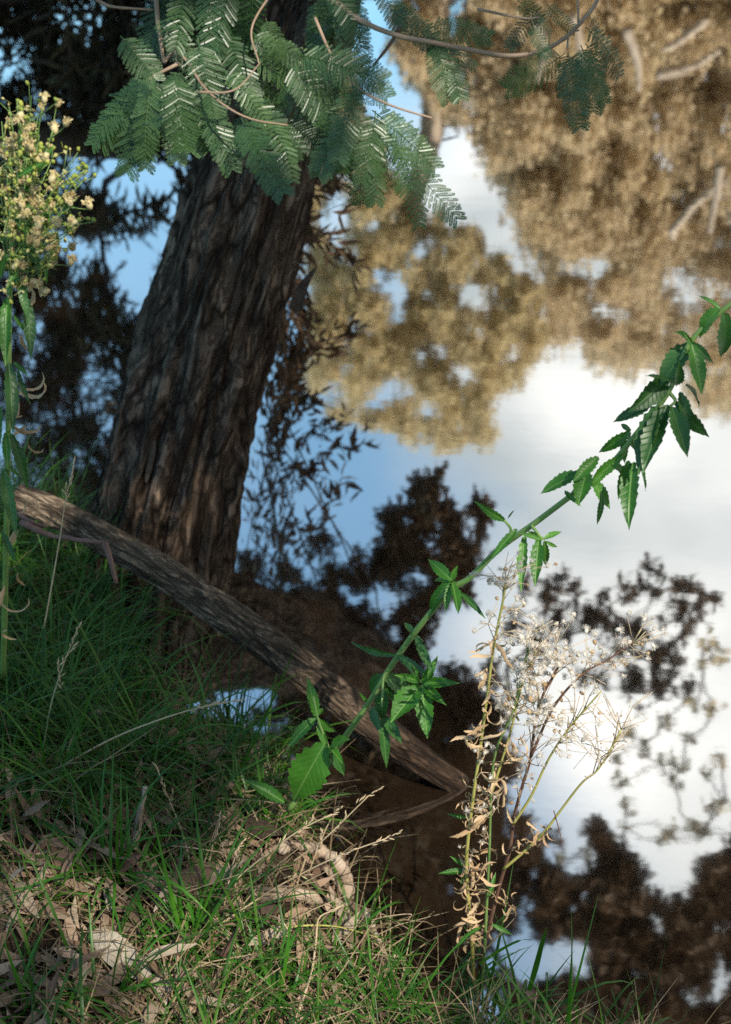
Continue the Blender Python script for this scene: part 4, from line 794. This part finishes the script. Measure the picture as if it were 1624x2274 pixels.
def plume(P, k0, k1, nb, bl, heads, hs, fl):
    b = MB()
    for i in range(int(nb * 1.5)):
        k = R.randint(k0, k1); p = P[k]; t = unit(P[min(39, k + 1)] - P[k - 1]); d = unit(t * .9 + NR.normal(size=3) * .55); L_ = bl * R.uniform(.5, 1.2)
        q = p + d * L_ * .5 + np.array((0, 0, .003)); e = p + unit(d + NR.normal(size=3) * .25) * L_; b.tube([p, q, e], [.0009, .0007, .0005], 4)
        for j in range(heads):
            c = (q if j == 0 else e) + NR.normal(size=3) * .012; b.tube([q, c], [.0005, .0004], 3)
            head(weed, WB, c, R.choice(HF) if R.random() < fl else R.choice(HD), hs * R.uniform(.45, .95), 'seed_head')
    stuff(obj('plume_branch', b.mesh('plume_branch', M_stalk, True, WB), weed))
plume(SW[0], 30, 39, 22, .075, 2, .017, .9); plume(SW[1], 29, 39, 18, .065, 2, .016, .9); plume(SW[2], 31, 39, 16, .045, 2, .012, .75); plume(SW[3], 30, 39, 16, .07, 2, .006, .05); plume(SW[4], 24, 39, 14, .055, 1, .013, .6); plume(SW[5], 18, 39, 14, .05, 2, .014, .8); plume(SW[6], 22, 39, 14, .06, 2, .016, .9); plume(SW[2], 12, 22, 8, .025, 1, .012, .8); plume(SW[1], 16, 24, 8, .03, 1, .012, .8); plume(SW[0], 20, 28, 8, .04, 1, .011, .6)

# ------------------------------------------------------------------ wattle over the top of the view
def pinna(b, p, d, s_, n_, L_, np_):
    ll, lw = .0037, .0020
    for i in range(np_):
        q = p + d * L_ * (i + .5) / np_ - n_ * (.10 * L_ * ((i / np_) ** 2)); f = math.sin(math.pi * (.15 + .75 * (i + .5) / np_)) ** .6
        for sg in (-1, 1):
            if R.random() < .07: continue
            e = unit(s_ * sg + d * .55 + n_ * .12); a = q + e * ll * f; w = d * lw * .5
            b.add([q - w * .5, q + e * ll * f * .55 - w, a, q + e * ll * f * .55 + w], [(0, 1, 2, 3)])
    b.tube([p, p + d * L_ * .5 - n_ * .025 * L_, p + d * L_ - n_ * .1 * L_], .0003, 3, False)
def frond_mesh(seed, npair, droop, L_=.14, pl=.026):
    r = random.Random(seed); b = MB(); pts = []; ang = 0.0; p = np.zeros(3); n = 24
    for i in range(n + 1):
        pts.append(p.copy()); p = p + np.array((.0, math.cos(ang), -math.sin(ang))) * L_ / n; ang += droop / n
    b.tube(pts, np.linspace(.0009, .0004, n + 1), 4)
    for i in range(npair):
        f = (.10 + .88 * i / (npair - 1)) * n; k = min(n - 1, int(f)); q = pts[k] + (pts[k + 1] - pts[k]) * (f - k); t = unit(pts[k + 1] - pts[k])
        ln = pl * (math.sin(math.pi * (.22 + .62 * i / (npair - 1))) ** .7) * r.uniform(.9, 1.08)
        for sg in (-1, 1):
            nr = unit(np.cross((1.0, 0, 0), t)); sw = .55 + .5 * i / npair
            d = unit(np.array((sg, 0, 0)) + t * sw + nr * r.uniform(-.45, .2)); s_ = unit(np.cross(nr, d)); pinna(b, q, d, s_, nr, ln, 15)
    return b.mesh('frond', M_wattle, False)
FM = [frond_mesh(i, npr, dr, .14, pl) for i, (npr, dr, pl) in enumerate(((20, .3, .030), (18, .7, .027), (22, 1.0, .032), (16, .1, .026), (20, .5, .034), (14, .9, .024)))]
WT = np.array((-1.75, 2.35, .55)); WT[2] = ground_z(WT[0], WT[1]) - .1
wat = thing('wattle_tree', 'wattle with feathery green fronds hanging across the top of the view', 'tree', WT)
def limb(pix, r, n=20, m=M_twig, taper=.5, name='branch', raw=()):
    P = smooth_path([np.asarray(q) for q in raw] + [at(*p) for p in pix], n); b = MB(); b.tube(P, np.linspace(r, r * taper, n), 8); obj(name, b.mesh(name, m, True, WT), wat); return P
b = MB(); tk = smooth_path([WT, WT + np.array((.05, -.1, 1.2)), WT + np.array((.25, -.3, 2.2)), WT + np.array((.4, -.2, 3.4))], 20); b.tube(tk, np.linspace(.07, .035, 20), 10); obj('trunk', b.mesh('trunk', M_branchdark, True, WT), wat)
tj = tk[12]
limb([(220, -160, 2.05), (330, -60, 2.03), (352, 60, 2.02), (364, 140, 2.02)], .005, raw=[tj])
limb([(100, -120, 2.1), (250, -60, 2.05), (480, -70, 2.0), (700, -20, 1.98), (800, 45, 1.97), (880, 78, 1.97), (960, 94, 1.97), (1050, 112, 1.97), (1130, 124, 1.97), (1200, 114, 1.97), (1255, 84, 1.97), (1290, 50, 1.97), (1325, 5, 1.97), (1340, -60, 1.97)], .0046, 60, M_twig, .6, raw=[tk[11]])
limb([(215, 0, 2.02), (250, 15, 2.02), (340, 22, 2.02)], .003)
limb([(376, 108, 2.0), (415, 135, 1.98), (450, 190, 1.95), (500, 235, 1.93), (560, 265, 1.92), (640, 278, 1.92)], .0022)
limb([(440, 205, 1.93), (520, 200, 1.92), (578, 140, 1.92)], .0018)
limb([(364, 140, 2.0), (380, 120, 2.0), (400, 115, 1.99)], .003); limb([(400, 140, 1.98), (350, 165, 1.98), (330, 178, 1.98)], .003)
limb([(700, 40, 1.98), (740, 130, 1.96), (790, 190, 1.94), (840, 222, 1.93), (900, 245, 1.93), (960, 262, 1.93)], .0024)
limb([(890, 60, 1.97), (865, 100, 1.97), (830, 145, 1.96)], .003, 10, M_branchdark); limb([(1060, 20, 1.97), (1160, 40, 1.97), (1200, 38, 1.97)], .0022); limb([(1262, 80, 1.97), (1260, 110, 1.96)], .002, 8); limb([(1285, 50, 1.97), (1282, -40, 1.97)], .002, 8)
limb([(620, -40, 2.0), (560, 60, 1.97), (575, 140, 1.94)], .002)
fr = [ # base -> tip of each frond
 (395, -60, 320, 85), (420, -80, 395, 95), (350, 40, 430, 110), (470, -100, 465, 110), (520, -90, 500, 130), (560, -60, 540, 150), (440, 90, 470, 215), (500, 70, 560, 190), (590, 40, 620, 130), (335, 170, 205, 268), (335, 172, 240, 300), (340, 170, 305, 335), (350, 170, 330, 300), (380, 165, 395, 305), (400, 160, 350, 260), (268, 80, 330, 150),
 (420, 190, 462, 318), (440, 190, 500, 320), (450, 200, 420, 300), (500, 160, 600, 240), (520, 200, 640, 285), (545, 265, 615, 400), (540, 270, 530, 340), (580, 240, 720, 350), (600, 270, 660, 350), (640, 270, 735, 345), (560, 130, 690, 200), (640, 140, 740, 250), (620, 180, 700, 290), (660, 120, 820, 155), (680, 160, 790, 240), (600, 90, 720, 170), (740, 130, 835, 190), (700, 220, 760, 330), (790, 180, 760, 300), (560, 70, 640, 150),
 (760, -60, 720, 90), (770, -40, 765, 115), (735, -40, 800, 60), (830, -60, 880, 40), (680, 130, 790, 130), (790, 260, 770, 370), (805, 262, 812, 445), (815, 262, 850, 400), (830, 260, 985, 350), (830, 280, 905, 400), (870, 320, 990, 455), (780, 270, 720, 330), (800, 260, 880, 330),
 (935, 95, 1050, 110), (950, 60, 1065, 70), (965, 95, 1000, 180), (985, 95, 1015, 170), (950, 80, 990, 140), (940, 50, 1010, 130), (870, 20, 950, 90), (1150, 0, 1210, 60), (1200, 20, 1150, 70), (1215, 10, 1260, 60), (1190, 45, 1250, 80), (1180, 60, 1200, 100), (1230, 0, 1200, -60),
 (1255, 118, 1160, 190), (1262, 118, 1285, 262), (1262, 115, 1250, 205), (1285, 110, 1350, 215), (1290, 100, 1330, 190), (1300, 60, 1400, 145), (1310, 70, 1375, 115), (1300, 95, 1360, 180), (1290, 120, 1310, 220), (1310, 40, 1350, 90)]
fr += [(a + R.uniform(-22, 22), b_ + R.uniform(-22, 14), c + R.uniform(-34, 34), d - R.uniform(-10, 40)) for a, b_, c, d in fr if a < 900 and R.random() < .5]
for u0, v0, u1, v1 in fr:
    d0 = 1.99 + R.uniform(-.05, .06); a = at(u0, v0, d0); c = at(u1, v1, d0 + R.uniform(-.05, .04)); L_ = np.linalg.norm(c - a)
    o = obj('frond', R.choice(FM), wat); sc = R.uniform(1.0, 1.25) * L_ / .138; n_ = unit(CAM - a) + np.array((0, 0, .5)) + NR.normal(size=3) * .34
    m = mtx(a - WT, c - a, n_, sc); m = m @ Matrix.Diagonal((min(1.35, max(.75, 1.05 / sc)), 1, 1, 1)); o.matrix_local = m
